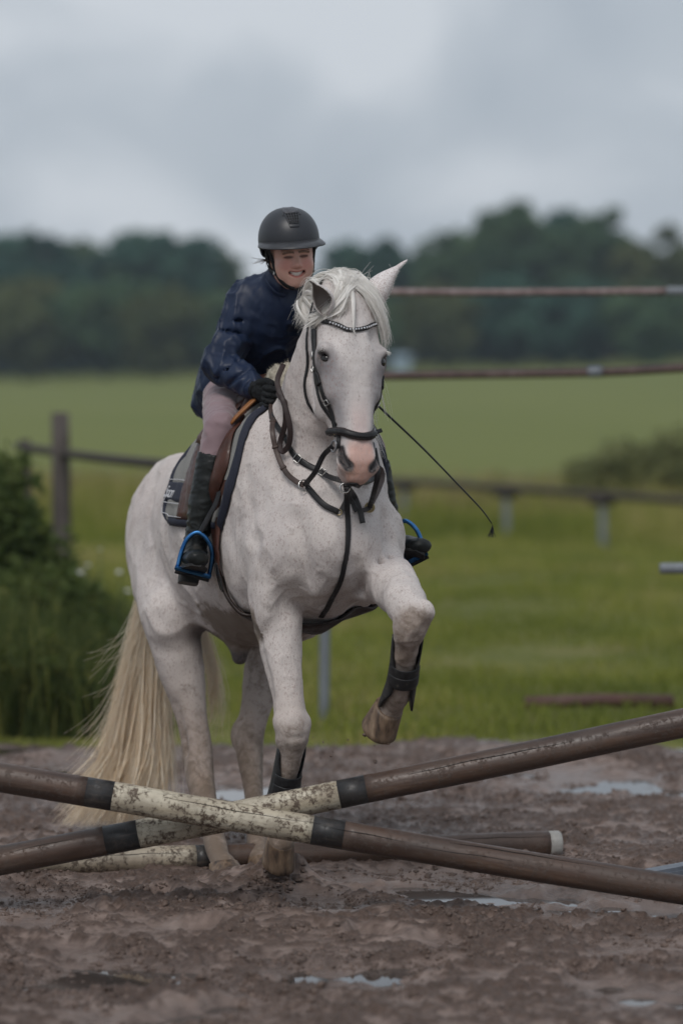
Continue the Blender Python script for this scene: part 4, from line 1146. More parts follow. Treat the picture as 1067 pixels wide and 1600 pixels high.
def snap_out(p, off=0.004):
    c, n, i, d = HBVH.find_nearest(Vector(p))
    p = np.array(p); inside = (p - np.array(c)) @ np.array(n) < off
    return (np.array(c) + np.array(n) * off if inside else p), np.array(n)

# ---- eyes
q = M('horse_eye').set(Base_Color=(.012, .009, .008, 1), Roughness=.08)
for s in (-1, 1):
    bm = bmesh.new(); bmesh.ops.create_uvsphere(bm, u_segments=20, v_segments=14, radius=.0225)
    me = bpy.data.meshes.new('eye'); bm.to_mesh(me); bm.free()
    o = link('eye', me, q.m, horse); o.location = hd(.227, s * .0865, .0135)
# ---- lashes of pale hair above each eye
qh = M('mane_hair'); hv_ = qh.noise(40, 3)
def hair_shader(q_, col_, tr=.5):
    q_.color(col_)
    t_ = q_.node('ShaderNodeBsdfTranslucent'); q_.lk(col_, t_.inputs[0])
    mx_ = q_.node('ShaderNodeMixShader'); mx_.inputs[0].default_value = tr
    q_.lk(q_.b.outputs[0], mx_.inputs[1]); q_.lk(t_.outputs[0], mx_.inputs[2])
    q_.lk(mx_.outputs[0], q_.t.nodes['Material Output'].inputs[0])
qh.set(Roughness=.65); qh.b.inputs['Specular IOR Level'].default_value = .2
hs_ = qh.noise(1.0, 4, .65, qh.coords((170, 170, 60)))
qh.bump(hs_, .35, .003)
hair_shader(qh, qh.ramp(hs_, [(.3, (.93, .905, .87)), (.65, (.99, .972, .945))]), .45)
MAT_MANE = qh.m
rg = np.random.default_rng(5)
for s in (-1, 1):
    st = []
    for i in range(36):
        a = np.array(hd(.196 + rg.normal(0, .002), s * (.108 + rg.uniform(-.012, .002)), .036 + rg.uniform(-.018, .008)))
        dr = HU * s * rg.uniform(.5, 1) + HV * rg.uniform(.2, .8) + HAx * rg.uniform(.1, .5)
        st.append([a + dr * .016 * t + HAx * .006 * t * t for t in np.linspace(0, 1, 4)])
    link('eyelash', hair_mesh('eyelash', st, .0006), MAT_MANE, horse)

# ---- ears
qe = M('horse_ear'); ev = qe.noise(90, 4, .6, qe.coords())
vo = qe.node('ShaderNodeTexVoronoi'); vo.inputs['Scale'].default_value = 230; qe.lk(qe.coords(), vo.inputs['Vector'])
fl = qe.math('LESS_THAN', vo.outputs['Distance'], .36)
ec = qe.mix(qe.math('MULTIPLY', fl, .6), qe.ramp(ev, [(.3, (.60, .545, .53)), (.7, (.74, .70, .69))]), (.25, .15, .13))
ec = qe.mix(qe.attr('inner', 'Fac'), ec, (.20, .17, .16))
qe.color(ec).set(Roughness=.6)
def make_ear(base, tip, face, width, cup=1.0):
    """curled leaf: base/tip points, face = direction the opening looks"""
    base = np.array(base); tip = np.array(tip); L_ = np.linalg.norm(tip - base); ax = (tip - base) / L_
    f = np.array(face, float); f -= (f @ ax) * ax; f /= np.linalg.norm(f); sd_ = np.cross(ax, f)
    nT, nA = 22, 21
    outer, inner = [], []
    for i in range(nT):
        t = i / (nT - 1)
        wdt = width * (0.34 + 0.80 * math.sin(math.pi * min(t * 1.2 + .03, 1) ** .8)) * (1 - t ** 2.6) ** .75 + .0015
        op = R(20) + R(64) * sstep(.02, .34, np.float64(t))          # half-angle of the slit left open
        for k_ in range(nA):
            a = op * cup + (2 * math.pi - 2 * op * cup) * k_ / (nA - 1)
            bend = f * (-.020 * math.sin(math.pi * t) + .018 * t * t)
            rad = np.array([math.cos(a), math.sin(a)]) * wdt
            p = base + ax * L_ * t + f * rad[0] * .85 + sd_ * rad[1] + bend
            pi_ = base + ax * L_ * t + f * (rad[0] * .85) * .84 + sd_ * rad[1] * .84 + bend
            outer.append(p); inner.append(pi_)
    V = np.array(outer + inner); n0 = nT * nA; F = []
    for i in range(nT - 1):
        for k_ in range(nA - 1):
            a = i * nA + k_
            F.append((a, a + 1, a + nA + 1, a + nA)); F.append((n0 + a, n0 + a + nA, n0 + a + nA + 1, n0 + a + 1))
        a = i * nA; F.append((a, a + nA, n0 + a + nA, n0 + a))
        a = i * nA + nA - 1; F.append((a, n0 + a, n0 + a + nA, a + nA))
    for k_ in range(nA - 1):
        a = (nT - 1) * nA + k_; F.append((a, a + 1, n0 + a + 1, n0 + a))
    me = mesh_np('ear', V, F)
    at_ = me.attributes.new('inner', 'FLOAT', 'POINT')
    at_.data.foreach_set('value', np.r_[np.zeros(n0), np.ones(n0)].astype(np.float32))
    o = link('ear', me, qe.m, horse)
    # fringe of pale hair along the rim
    st = []
    for i in range(1, nT - 2):
        for e in (0, nA - 1):
            for _ in range(7):
                p0 = V[i * nA + e] * rg.uniform(0, 1); a_ = rg.uniform(0, 1)
                p0 = V[i * nA + e] * (1 - a_) + V[(i + 1) * nA + e] * a_
                dd = ax * .9 + f * .4 + rg.normal(0, .35, 3)
                st.append([p0 + dd * .007 * t for t in np.linspace(0, 1, 3)])
    link('ear_hair', hair_mesh('ear_hair', st, .0005), MAT_MANE, o)
    return o
EB = snap(hl(512, 491, 10.36), .010)[0]
make_ear(EB, EB + np.array(HMI.to_3x3() @ Vector((-.046, -.080, .112))), np.array(HMI.to_3x3() @ Vector((-.50, -1, -.55))), .031, 1.02)
EB = snap(hl(588, 482, 10.50), -.012)[0]
make_ear(EB, hl(632, 402, 10.50), np.array(hl(700, 520, 10.80)) - np.array(hl(594, 478, 10.50)), .038, .8)

# ---- hooves
qf = M('hoof_horn'); vf = qf.coords((1, 1, .25)); nf = qf.noise(45, 5, .6, vf)
qf.color(qf.ramp(nf, [(.30, (.035, .024, .018)), (.46, (.12, .078, .050)), (.60, (.19, .13, .085)), (.78, (.30, .22, .15))])).set(Roughness=.5)
qf.bump(nf, .6, .006)
def make_hoof(top, down, fwd, h=.085, r0=.046, r1=.062):
    top = np.array(top); dn = np.array(down, float); dn /= np.linalg.norm(dn)
    f = np.array(fwd, float); f -= (f @ dn) * dn; f /= np.linalg.norm(f); sd_ = np.cross(dn, f)
    secs = []
    a = np.linspace(0, 2 * np.pi, 24, endpoint=False)
    for t, rr, o in ((0, r0 * .93, 0), (.04, r0 * 1.04, 0), (.10, r0 * 1.05, .002), (.4, r0 * .55 + r1 * .45, .010), (.8, r0 * .2 + r1 * .8, .022), (.96, r1, .026), (1.0, r1 * .96, .026), (.985, r1 * .80, .025), (.93, r1 * .74, .025), (.91, r1 * .3, .02)):
        heel = 1 - .16 * np.exp(-((a - np.pi) / .5) ** 2)
        secs.append(top + dn * h * t + np.outer(np.cos(a) * rr * 1.05 * heel + o, f) + np.outer(np.sin(a) * rr * .96, sd_))
    return link('hoof', loft_mesh('hoof', secs), qf.m, horse)
FW = np.array([0, -1.0, 0])
make_hoof(H(.425, -.150, .175), (0, .58, -.80), (0, -1, -.6), h=.082, r0=.044, r1=.058)
t_ = np.array(hl(608, 1105, 10.430)); make_hoof(t_, np.array(HMI.to_3x3() @ Vector((-.36, .60, -.71))), np.array(HMI.to_3x3() @ Vector((-.05, -1, -.55))), h=.082, r0=.048, r1=.063)
t_ = np.array(hl(349, 1347, 10.975)); make_hoof(t_, (0, -.35, -1), (0, -1, -.35), h=.048, r0=.048, r1=.062)
t_ = np.array(hl(408, 1338, 11.16)); make_hoof(t_, (0, -.35, -1), (0, -1, -.35), h=.05, r0=.046, r1=.06)

# ---- mane, forelock, tail
def bez(a, b, c, d, n=12):
    t = np.linspace(0, 1, n)[:, None]
    return (1 - t) ** 3 * np.array(a) + 3 * (1 - t) ** 2 * t * np.array(b) + 3 * (1 - t) * t * t * np.array(c) + t ** 3 * np.array(d)
def push(S, off):
    out = []
    for p in S:
        q_, n_ = snap_out(p, off); out.append(q_)
    return np.array(out)
def jit(p, s_): return np.array(p) + rg.normal(0, s_, 3)
LOCKS = {}
def add_lock(store, pts, wd, n=14):
    """one lock of hair: flattened tapering tube plus loose hairs round it"""
    P = np.array(pts); k = len(P); prof = np.sin(np.linspace(.25, np.pi, k)) ** .7 * np.linspace(1, .75, k); prof[-1] = .02; prof[0] = .05; prof[1] *= .6
    secs = tube_secs(P, wd * prof, 8, flat=.42)
    LOCKS.setdefault(store, []).append(secs)
def lock_mesh(store, strands, r0):
    V, F, b = [], [], 0
    for secs in LOCKS[store]:
        v_, f_, n_, m_ = loft(secs); V.append(v_); F.append(np.array(f_) + b); b += len(v_)
    hm_ = hair_mesh('tmp', strands, r0)
    hv2 = np.empty(len(hm_.vertices) * 3, np.float32); hm_.vertices.foreach_get('co', hv2)
    hf = np.empty(len(hm_.loops), np.int32); hm_.loops.foreach_get('vertex_index', hf)
    bpy.data.meshes.remove(hm_)
    V.append(hv2.reshape(-1, 3)); F.append(hf.reshape(-1, 4) + b)
    return mesh_np(store, np.concatenate(V), np.concatenate(F))
fl_ = []
for lock in range(46):                                   # forelock in locks
    left = lock < 24
    r_ = np.array(hd(-.020 + rg.uniform(-.012, .012), rg.normal(0, .014), .022))
    if left:
        e_ = np.array(hl(rg.uniform(470, 524), rg.uniform(490, 516), 10.40)); m1 = np.array(hl(rg.uniform(532, 548), 455, 10.36)); m2 = np.array(hl(rg.uniform(510, 536), rg.uniform(482, 500), 10.33))
    elif lock < 45:
        e_ = np.array(hl(rg.uniform(594, 610), rg.uniform(512, 558), 10.44)); m1 = np.array(hl(rg.uniform(560, 584), 444, 10.38)); m2 = np.array(hl(rg.uniform(588, 608), rg.uniform(474, 500), 10.38))
    else:
        e_ = np.array(hl(rg.uniform(545, 572), rg.uniform(498, 530), 10.33)); m1 = np.array(hl(rg.uniform(545, 560), 450, 10.36)); m2 = np.array(hl(rg.uniform(548, 570), 480, 10.32))
    add_lock('forelock', push(bez(r_, m1, m2, e_, 14), rg.uniform(.005, .012)), rg.uniform(.006, .011))
    for _ in range(6):
        sp = rg.normal(0, 1, 3)
        b_ = bez(r_ + sp * .006, m1 + sp * .008, m2 + sp * .009, e_ + sp * .006 + rg.normal(0, .004, 3))
        fl_.append(push(b_, rg.uniform(.003, .016)))
for lock in range(58):                                   # hair lying forward over the poll
    u0 = rg.uniform(-.050, .062); rt = u0 + rg.normal(0, .03) > .008
    r_ = np.array(hd(-.045 + rg.uniform(-.01, .015), u0, -.025 + rg.uniform(-.02, .02)))
    if rt: e_ = np.array(hl(rg.uniform(588, 608), rg.uniform(478, 520), 10.44)); m1 = r_ + HV * .05 - HAx * .012; m2 = np.array(hl(rg.uniform(572, 598), rg.uniform(446, 462), 10.40))
    else: e_ = np.array(hl(rg.uniform(508, 532), rg.uniform(486, 504), 10.36)); m1 = r_ + HV * .05 - HAx * .012; m2 = np.array(hl(rg.uniform(526, 548), rg.uniform(448, 462), 10.36))
    add_lock('forelock', push(bez(r_, m1, m2, e_, 14), rg.uniform(.004, .010)), rg.uniform(.006, .011))
    for _ in range(4):
        sp = rg.normal(0, 1, 3); fl_.append(push(bez(r_ + sp * .006, m1 + sp * .008, m2 + sp * .009, e_ + sp * .006), rg.uniform(.003, .014)))
mn_ = []
for lock in range(120):                                  # mane: roots along the crest, thrown over to the right side
    t = rg.random() ** 1.6
    r_ = np.array(H(.60 - .40 * t, rg.normal(-.005, .02), 1.945 - .33 * t))
    up = np.array([rg.normal(-.05, .04), rg.normal(-.01, .02), .05 + .03 * (1 - t)])
    if t < .42:
        e_ = np.array(hl(rg.uniform(460, 492), rg.uniform(476, 510), 10.70 + .1 * t)); m2 = np.array(hl(rg.uniform(466, 500), rg.uniform(436, 458), 10.70))
    else:
        up = np.array([.05, 0, .03]); e_ = r_ + np.array([.14 + rg.normal(0, .02), -.02, -.16 - .14 * rg.random()]); m2 = r_ + np.array([.13, -.01, -.04])
    add_lock('mane', push(bez(r_, r_ + up, m2, e_, 14), rg.uniform(.005, .014)), rg.uniform(.007, .013))
    for _ in range(5):
        sp = rg.normal(0, 1, 3)
        b_ = bez(r_ + sp * .005, r_ + up + sp * .008, m2 + sp * .011, e_ + sp * .009 + rg.normal(0, .006, 3))
        mn_.append(push(b_, rg.uniform(.004, .02)))
for lock in range(46):                                   # thatch lying over the poll between the ears
    u0 = rg.uniform(-.035, .075)
    r_ = np.array(hd(-.035 + rg.uniform(-.02, .01), u0, -.03 + rg.uniform(-.03, .02)))
    e_ = np.array(hl(rg.uniform(474, 530), rg.uniform(450, 482), 10.70)); m1 = r_ + np.array([-.02, .05, .050]); m2 = (r_ + e_) / 2 + np.array([-.02, .05, .040])
    add_lock('mane', push(bez(r_, m1, m2, e_, 14), rg.uniform(.005, .014)), rg.uniform(.007, .013))
    for _ in range(5):
        sp = rg.normal(0, 1, 3)
        mn_.append(push(bez(r_ + sp * .006, m1 + sp * .009, m2 + sp * .010, e_ + sp * .010), rg.uniform(.004, .018)))
for _ in range(26):                                      # stray hairs
    r_ = np.array(hd(-.03, rg.uniform(-.01, .08), -.04)); d_ = np.array([rg.normal(0, .04), rg.normal(0, .03), rg.uniform(.02, .045)])
    mn_.append(bez(r_, r_ + d_, r_ + d_ * 1.2 + rg.normal(0, .02, 3), r_ + d_ * .9 + rg.normal(0, .04, 3)))
link('forelock', lock_mesh('forelock', fl_, .0008), MAT_MANE, horse)
link('mane', lock_mesh('mane', mn_, .0008), MAT_MANE, horse)
tl_ = []
dock = np.array(H(-1.21, -.02, 1.20))
for lock in range(330):
    w_ = rg.random(); ph = rg.uniform(0, 1.6); amp = rg.uniform(.008, .024)
    def wv(B_): return B_ + (np.sin(np.linspace(0, 8.5, len(B_)) + ph) * np.linspace(0, 1, len(B_)) * amp)[:, None] * np.array([1, .3, .12])
    m1 = dock + np.array([rg.normal(-.02, .05), .10 + rg.uniform(-.04, .06), -.12])
    if w_ < .80:
        g = rg.random()
        m2 = np.array(hl(212 + 52 * g + rg.normal(0, 7), 1150, 12.14 + rg.normal(0, .04))); e_ = np.array(hl(92 + 150 * g ** .7 + rg.normal(0, 16), 1296 - 70 * rg.random() ** 2 - 30 * (g > .6) * rg.random(), 12.10 + rg.normal(0, .06)))
        m1 = np.array(hl(206 + 40 * g, 930, 12.25))
    elif w_ < .93:
        m2 = np.array(hl(rg.uniform(325, 345), 1030, 12.05)); e_ = np.array(hl(rg.uniform(318, 345), rg.uniform(1085, 1150), 12.0)); m1 = np.array(hl(300, 930, 12.2))
    else:
        m2 = np.array(hl(rg.uniform(195, 225), 1080, 12.1)); e_ = np.array(hl(rg.uniform(105, 190), rg.uniform(1140, 1190), 12.0)); m1 = np.array(hl(225, 900, 12.25))
    if w_ < .93: add_lock('tail', np.maximum(wv(bez(dock, m1, m2, e_, 22)), [-9, -9, .02]), rg.uniform(.005, .013) * (1 if w_ < .8 else .4))
    n_ = 8 if w_ < .80 else (6 if w_ < .93 else 3)
    for _ in range(n_):
        sp = rg.normal(0, 1, 3)
        b_ = bez(dock + sp * .012, m1 + sp * .014, m2 + sp * .017, e_ + sp * .020 + rg.normal(0, .012, 3), 16)
        b_ = wv(b_); b_ += (np.sin(np.linspace(0, 9, 16) + rg.uniform(0, 6)) * np.linspace(0, .006, 16))[:, None] * rg.normal(0, 1, 3)
        b_[:, 2] = np.maximum(b_[:, 2], .012 + rg.random() * .02)
        tl_.append(b_)
    if w_ < .8 and lock % 24 == 0:                          # hairs lifting off the left edge
        for _ in range(3):
            a_ = np.array(hl(rg.uniform(192, 215), rg.uniform(985, 1090), 12.1)); b2 = a_ + np.array([-.04 - rg.random() ** 2 * .16, 0, .02 - rg.random() * .16])
            tl_.append(bez(a_ + np.array([.03, 0, .12]), a_ + np.array([0, 0, .05]), (a_ + b2) / 2 + np.array([0, 0, .015]), b2, 16))
qt = M('tail_hair'); tz = qt.coords((60, 60, 3)); tn = qt.noise(1.0, 3, .6, tz)
gz = qt.node('ShaderNodeSeparateXYZ'); qt.lk(qt.coords(), gz.inputs[0])
tc_ = qt.ramp(tn, [(.28, (.76, .60, .42)), (.5, (.95, .85, .69)), (.72, (.985, .95, .88))])
zr = qt.node('ShaderNodeMapRange'); zr.inputs[1].default_value = .45; zr.inputs[2].default_value = .95; qt.lk(gz.outputs[2], zr.inputs[0])
qt.set(Roughness=.5)
qt.bump(tn, .4, .005)
hair_shader(qt, qt.mix(qt.math('MULTIPLY', zr.outputs[0], .6), tc_, (.96, .92, .84)), .4)
link('tail', lock_mesh('tail', tl_, .0009), qt.m, horse)
# ================================================================ TACK
MAT_BLK = leather('black_leather', (.012, .011, .012), .42)
MAT_BRN = leather('brown_rein_leather', (.060, .040, .034), .5)
MAT_SAD = leather('saddle_leather', (.060, .022, .014), .38)
MAT_TAN = leather('tan_leather', (.26, .105, .032), .42)
MAT_STEEL = metal('steel', (.55, .54, .52), .25)
MAT_BRASS = metal('brass', (.42, .34, .2), .35)

def hthing(name, label, cat, group=None):
    o = empty(name, HO, HA); tag(o, label, cat, group); return o
def snap_path(pts, off, dense=4):
    P = cat_rom(np.array(pts, float), dense); Q, Ns = [], []
    for p in P:
        a, n = snap(p, off); Q.append(a); Ns.append(n)
    Q, Ns = np.array(Q), np.array(Ns)
    for _ in range(3):
        Q[1:-1] = .25 * Q[:-2] + .5 * Q[1:-1] + .25 * Q[2:]; Ns[1:-1] = .25 * Ns[:-2] + .5 * Ns[1:-1] + .25 * Ns[2:]
    Q = np.array([snap_out(p, off)[0] for p in Q])
    return Q, Ns / np.linalg.norm(Ns, axis=1)[:, None]
def strap(name, P, N_, w, t, mat, parent):
    return link(name, loft_mesh(name, strap_secs(P, N_, w, t)), mat, parent)
def snap_strap(name, pts, w, t, mat, parent, off=None, dense=4):
    P, N_ = snap_path(pts, (t * .5 + .001) if off is None else off, dense)
    return strap(name, P, N_, w, t, mat, parent), P, N_
def free_strap(name, pts, w, t, mat, parent, face=(0, -1, 0), dense=5, push_out=True):
    P = cat_rom(np.array(pts, float), dense)
    if push_out: P = np.array([snap_out(p, t * .5 + .002)[0] for p in P])
    T = np.gradient(P, axis=0); T /= np.linalg.norm(T, axis=1)[:, None]
    Nn = np.array(face, float)[None] - (T @ np.array(face, float))[:, None] * T
    return strap(name, P, Nn / np.linalg.norm(Nn, axis=1)[:, None], w, t, mat, parent), P
CAMF = np.array(HMI.to_3x3() @ Vector((0, -1, 0.05)))    # toward the photographer, horse-local
def buckle(P, i, N_, parent, w=.018, h=.022, mat=None):
    p = np.array(P[i]); n = np.array(N_[i]); t = np.array(P[min(i + 1, len(P) - 1)]) - np.array(P[max(i - 1, 0)]); t /= np.linalg.norm(t); u = np.cross(n, t)
    c = p + n * .005
    pts = [c + u * w * .5 * a + t * h * .5 * b for a, b in ((-1, -1), (1, -1), (1, 1), (-1, 1))]
    pp = []
    for k_ in range(4):
        for f_ in (0, .33, .66): pp.append(pts[k_] * (1 - f_) + pts[(k_ + 1) % 4] * f_)
    secs = tube_secs(np.array(pp + [pp[0]]), .0018, 5, up=n)[:-1]
    return link('buckle', loft_mesh('buckle', secs, closed=True), mat or MAT_STEEL, parent)

# ---- bridle
bridle = hthing('bridle', 'black leather bridle with studded browband on the white horse', 'bridle')
for s in (-1, 1):
    o, P, N_ = snap_strap('cheekpiece', [hd(-.005, s * .062, -.03), hd(.06, s * .09, -.03), hd(.13, s * .105, -.032), hd(.20, s * .115, -.03), hd(.28, s * .105, -.022), hd(.36, s * .085, -.012), hd(.43, s * .068, -.02), hd(.468, s * .064, -.02)], .019, .005, MAT_BLK, bridle)
    buckle(P, 12, N_, o); buckle(P, 20, N_, o, .02, .016)
    k1 = snap_strap('keeper', [P[15] - N_[15] * .002, P[16], P[17]], .024, .010, MAT_BLK, o, off=.006)
    o, P, N_ = snap_strap('noseband_hanger', [hd(.05, s * .085, -.05), hd(.14, s * .102, -.052), hd(.22, s * .112, -.050), hd(.30, s * .104, -.045), hd(.38, s * .082, -.036), hd(.435, s * .066, -.010)], .014, .004, MAT_BLK, bridle)
    buckle(P, 9, N_, o, .017, .018)
    o, P, N_ = snap_strap('throatlatch', [hd(.0, s * .07, -.05), hd(.10, s * .085, -.09), hd(.20, s * .085, -.12), hd(.27, s * .06, -.17), hd(.30, 0, -.2)], .013, .004, MAT_BLK, bridle)
    ring = ring_obj('bit_ring', hd(.500, s * .066, -.022), .018, .0032, HU * s * .96 + HV * .1, MAT_STEEL_D, bridle)
snap_strap('headpiece', [hd(-.005, -.062, -.03), hd(-.05, -.035, -.05), hd(-.06, 0, -.055), hd(-.05, .035, -.05), hd(-.005, .062, -.03)], .028, .006, MAT_BLK, bridle)
bb, P, N_ = snap_strap('browband', [hd(.095, -.098, .0), hd(.110, -.085, .04), hd(.132, -.05, .066), hd(.138, -.015, .07), hd(.126, .04, .066), hd(.105, .08, .04), hd(.092, .098, .0)], .015, .006, MAT_BLK, bridle, dense=8)
qs = M('crystal').set(Base_Color=(.8, .8, .82, 1), Roughness=.12, Metallic=.8)
bm = bmesh.new(); bmesh.ops.create_icosphere(bm, subdivisions=1, radius=.0042); me_st = bpy.data.meshes.new('stud'); bm.to_mesh(me_st); bm.free(); me_st.materials.append(qs.m)
L_ = np.r_[0, np.cumsum(np.linalg.norm(np.diff(P, axis=0), axis=1))]
for d_ in np.arange(L_[-1] * .16, L_[-1] * .84, .0098):
    p = np.array([np.interp(d_, L_, P[:, i]) for i in range(3)]); n = np.array([np.interp(d_, L_, N_[:, i]) for i in range(3)])
    o = bpy.data.objects.new('stud', me_st); COL.objects.link(o); o.parent = bb; o.location = p + n * .0035
nb, P, N_ = snap_strap('noseband', [hd(.436, -.056, -.10), hd(.448, -.072, -.04), hd(.462, -.064, .02), hd(.478, -.035, .047), hd(.486, 0, .05), hd(.478, .035, .047), hd(.462, .064, .02), hd(.448, .072, -.04), hd(.436, .056, -.10)], .027, .009, leather('dark_brown_leather', (.022, .014, .013), .28), bridle, dense=6)
snap_strap('piping', [p + n * .004 for p, n in zip(P, N_)], .016, .009, MAT_BLK, nb, off=.012, dense=1)
for s in (-1, 1):
    ring_obj('noseband_ring', snap(hd(.455, s * .070, -.012), .006)[0], .009, .0025, HU * s + HV * .5, MAT_BRASS, bridle)
tb = np.array(snap(hd(.470, -.066, .006), .006)[0])
strap('strap_end', np.array([tb, tb + HAx * .02 + HU * -.002, tb + HAx * .045 + HU * -.004]), np.tile(HV * .7 - HU * .7, (3, 1)), .013, .004, MAT_BLK, bridle)
tb = np.array(snap(hd(.452, .072, -.03), .008)[0])
strap('strap_end', np.array([tb, tb + HU * .02 - HAx * .003, tb + HU * .042 - HAx * .012]), np.tile(HV, (3, 1)), .014, .004, MAT_BLK, bridle)

# ---- reins (right rein with its loop, and what shows of the left one)
HAND = np.array(hl(427, 619, 10.80))
RING_R = ray(480, 763, .020); RING_L = ray(573, 797, .018)
BIT_R = np.array(hd(.500, -.070, -.022)); BIT_L = np.array(hd(.500, .070, -.022))
rein, P = free_strap('rein', [HAND + np.array([.012, -.02, -.03]), ray(437, 668, .030), ray(443, 708, .028), ray(452, 738, .024), ray(464, 755, .022), RING_R], .017, .0035, MAT_BRN, bridle, face=CAMF)
for i in (4, 9, 14):
    T_ = P[i + 1] - P[i]; T_ /= np.linalg.norm(T_)
    strap('rein_stop', np.array([P[i] - T_ * .004, P[i], P[i] + T_ * .004]), np.tile(CAMF, (3, 1)), .022, .008, MAT_BRN, rein)
free_strap('rein', [RING_R, hl(492, 738, 10.38), hl(505, 712, 10.36), BIT_R], .017, .005, MAT_BLK, bridle, face=CAMF, push_out=False)
loop, P = free_strap('rein_loop', [ray(452, 572, .02), ray(449, 600, .035), ray(458, 632, .034), ray(463, 662, .030), ray(460, 690, .026), ray(452, 706, .024), ray(445, 704, .022), ray(445, 690, .018), ray(452, 658, .014), ray(451, 630, .014), HAND + np.array([.02, -.02, .03])], .018, .0035, leather('rein_rubber', (.032, .020, .019), .55), bridle, face=CAMF, dense=6)
free_strap('rein', [RING_L, hl(584, 770, 10.33), hl(590, 738, 10.28), BIT_L], .017, .005, MAT_BLK, bridle, face=CAMF, push_out=False)
free_strap('rein', [RING_L, ray(590, 745, .02), ray(594, 700, .02), hl(560, 625, 10.9)], .018, .004, MAT_BRN, bridle, face=CAMF)

# ---- breastplate with running martingale
bp = hthing('breastplate', 'black leather breastplate and martingale across the horse chest', 'breastplate')
CH = ray(543, 758, .006)
CH = np.array(hl(541, 757, 10.44)); CHs = snap(CH, .008)[0]
o, P, N_ = snap_strap('neck_strap', [ray(541, 757), ray(510, 744), ray(480, 728), ray(455, 705), ray(440, 672), ray(432, 620)], .020, .006, MAT_BLK, bp)
buckle(P, 5, N_, o, .024, .022); buckle(P, 10, N_, o, .024, .022)
snap_strap('neck_strap', [ray(541, 757), ray(560, 752), ray(590, 742), ray(606, 731)], .018, .006, MAT_BLK, bp)
snap_strap('chest_strap', [ray(541, 757), ray(542, 800), ray(541, 850), ray(534, 895), ray(520, 930), ray(502, 962)], .019, .006, MAT_BLK, bp, off=.005)
ring_obj('centre_ring', ray(541, 757, .012), .015, .003, CAMF, MAT_STEEL, bp)
c0 = ray(544, 756, .014)
GRY = leather('worn_leather', (.045, .042, .042), .55)
for tgt, mid, side in ((RING_R, None, -1), (RING_L, None, 1)):
    free_strap('martingale_fork', [c0, ray(543 + side * 3, 785, .012), ray(541 + side * (10 if side < 0 else 14), 801, .012)], .017, .004, GRY, bp, face=CAMF)
    if side < 0:
        f2, P = free_strap('martingale_fork', [ray(527, 803, .014), ray(505, 790, .014), RING_R + np.array([.01, 0, -.004])], .019, .007, MAT_BLK, bp, face=CAMF)
        ring_obj('fork_buckle', P[0], .009, .002, CAMF, MAT_BRASS, f2)
    else:
        f2, P = free_strap('martingale_fork', [ray(556, 801, .014), ray(566, 800, .014), RING_L], .015, .006, GRY, bp, face=CAMF)
        ring_obj('fork_buckle', P[-1], .010, .0025, CAMF, MAT_BRASS, f2)
ring_obj('martingale_ring', RING_R, .018, .0025, CAMF + np.array([.3, 0, .2]), MAT_STEEL, bp)
ring_obj('martingale_ring', RING_L, .015, .0025, CAMF, MAT_BRASS, bp)
free_strap('loose_strap_end', [c0 + np.array([.004, -.004, 0]), ray(551, 780, .016), ray(558, 802, .018), ray(565, 820, .018)], .018, .004, GRY, bp, face=CAMF)

# ---- saddle pad, saddle, girth, stirrups
def surf(f, th, side, off):
    """point on the horse's back: station f, angle th from straight up (degrees), side -1 right / +1 left"""
    c = Vector(H(f, 0, 1.16)); d = Vector((math.sin(R(th)) * side, 0, math.cos(R(th))))
    hit, n, i, dist = HBVH.ray_cast(c + d * 1.2, -d)
    if hit is None: hit, n = c + d * .3, d
    return np.array(hit + d * off), np.array(n)
def patch(name, fa, fb, th0, th1, side, off, mat, parent, nf=22, nt=26, thick=.008, puff=None):
    """sheet lying on the horse: fa(t)/fb(t) rear/front edge stations for t from top to bottom"""
    V = []
    for layer in (0, 1):
        for j in range(nt + 1):
            t = j / nt; th = th0 + (th1 - th0) * t
            for i in range(nf + 1):
                e = i / nf; f = fa(t) + (fb(t) - fa(t)) * e
                o_ = off + (thick + (puff(e, t) if puff else 0) if layer == 0 else 0)
                edge = min(e, 1 - e, 1 - t) ; 
                if layer == 0: o_ -= thick * .8 * max(0, 1 - edge / .05)
                V.append(surf(f, th, side, o_)[0])
    n1 = (nf + 1) * (nt + 1); F = []
    for j in range(nt):
        for i in range(nf):
            a = j * (nf + 1) + i; q4 = (a, a + 1, a + nf + 2, a + nf + 1)
            F.append(q4); F.append(tuple(x + n1 for x in q4[::-1]))
    ring_ = [i for i in range(nf + 1)] + [j * (nf + 1) + nf for j in range(1, nt + 1)] + [nt * (nf + 1) + i for i in range(nf - 1, -1, -1)] + [j * (nf + 1) for j in range(nt - 1, 0, -1)]
    for a, b in zip(ring_, ring_[1:] + ring_[:1]): F.append((a, a + n1, b + n1, b))
    me = mesh_np(name, V, F)
    bm = bmesh.new(); bm.from_mesh(me); bmesh.ops.recalc_face_normals(bm, faces=bm.faces); bm.to_mesh(me); bm.free()
    return link(name, me, mat, parent)
qp = M('quilted_grey'); wv = qp.noise(300, 3, .6); qp.color(qp.ramp(wv, [(.3, (.17, .165, .155)), (.7, (.25, .245, .23))])).set(Roughness=.85); qp.bump(wv, .3, .002); MAT_PADG = qp.m
qp = M('navy_cloth'); wv = qp.noise(300, 3, .6); qp.color(qp.ramp(wv, [(.3, (.010, .012, .024)), (.7, (.022, .026, .045))])).set(Roughness=.8); qp.bump(wv, .3, .002); MAT_NAVY = qp.m
qp = M('white_thread'); wv = qp.noise(400, 2); qp.color(qp.ramp(wv, [(.3, (.45, .45, .47)), (.7, (.62, .62, .64))])).set(Roughness=.7); MAT_WHT = qp.m
pad = hthing('saddle_pad', 'grey quilted saddle pad with navy edging under the saddle', 'saddle pad')
FRONT, REAR = .21, -.385
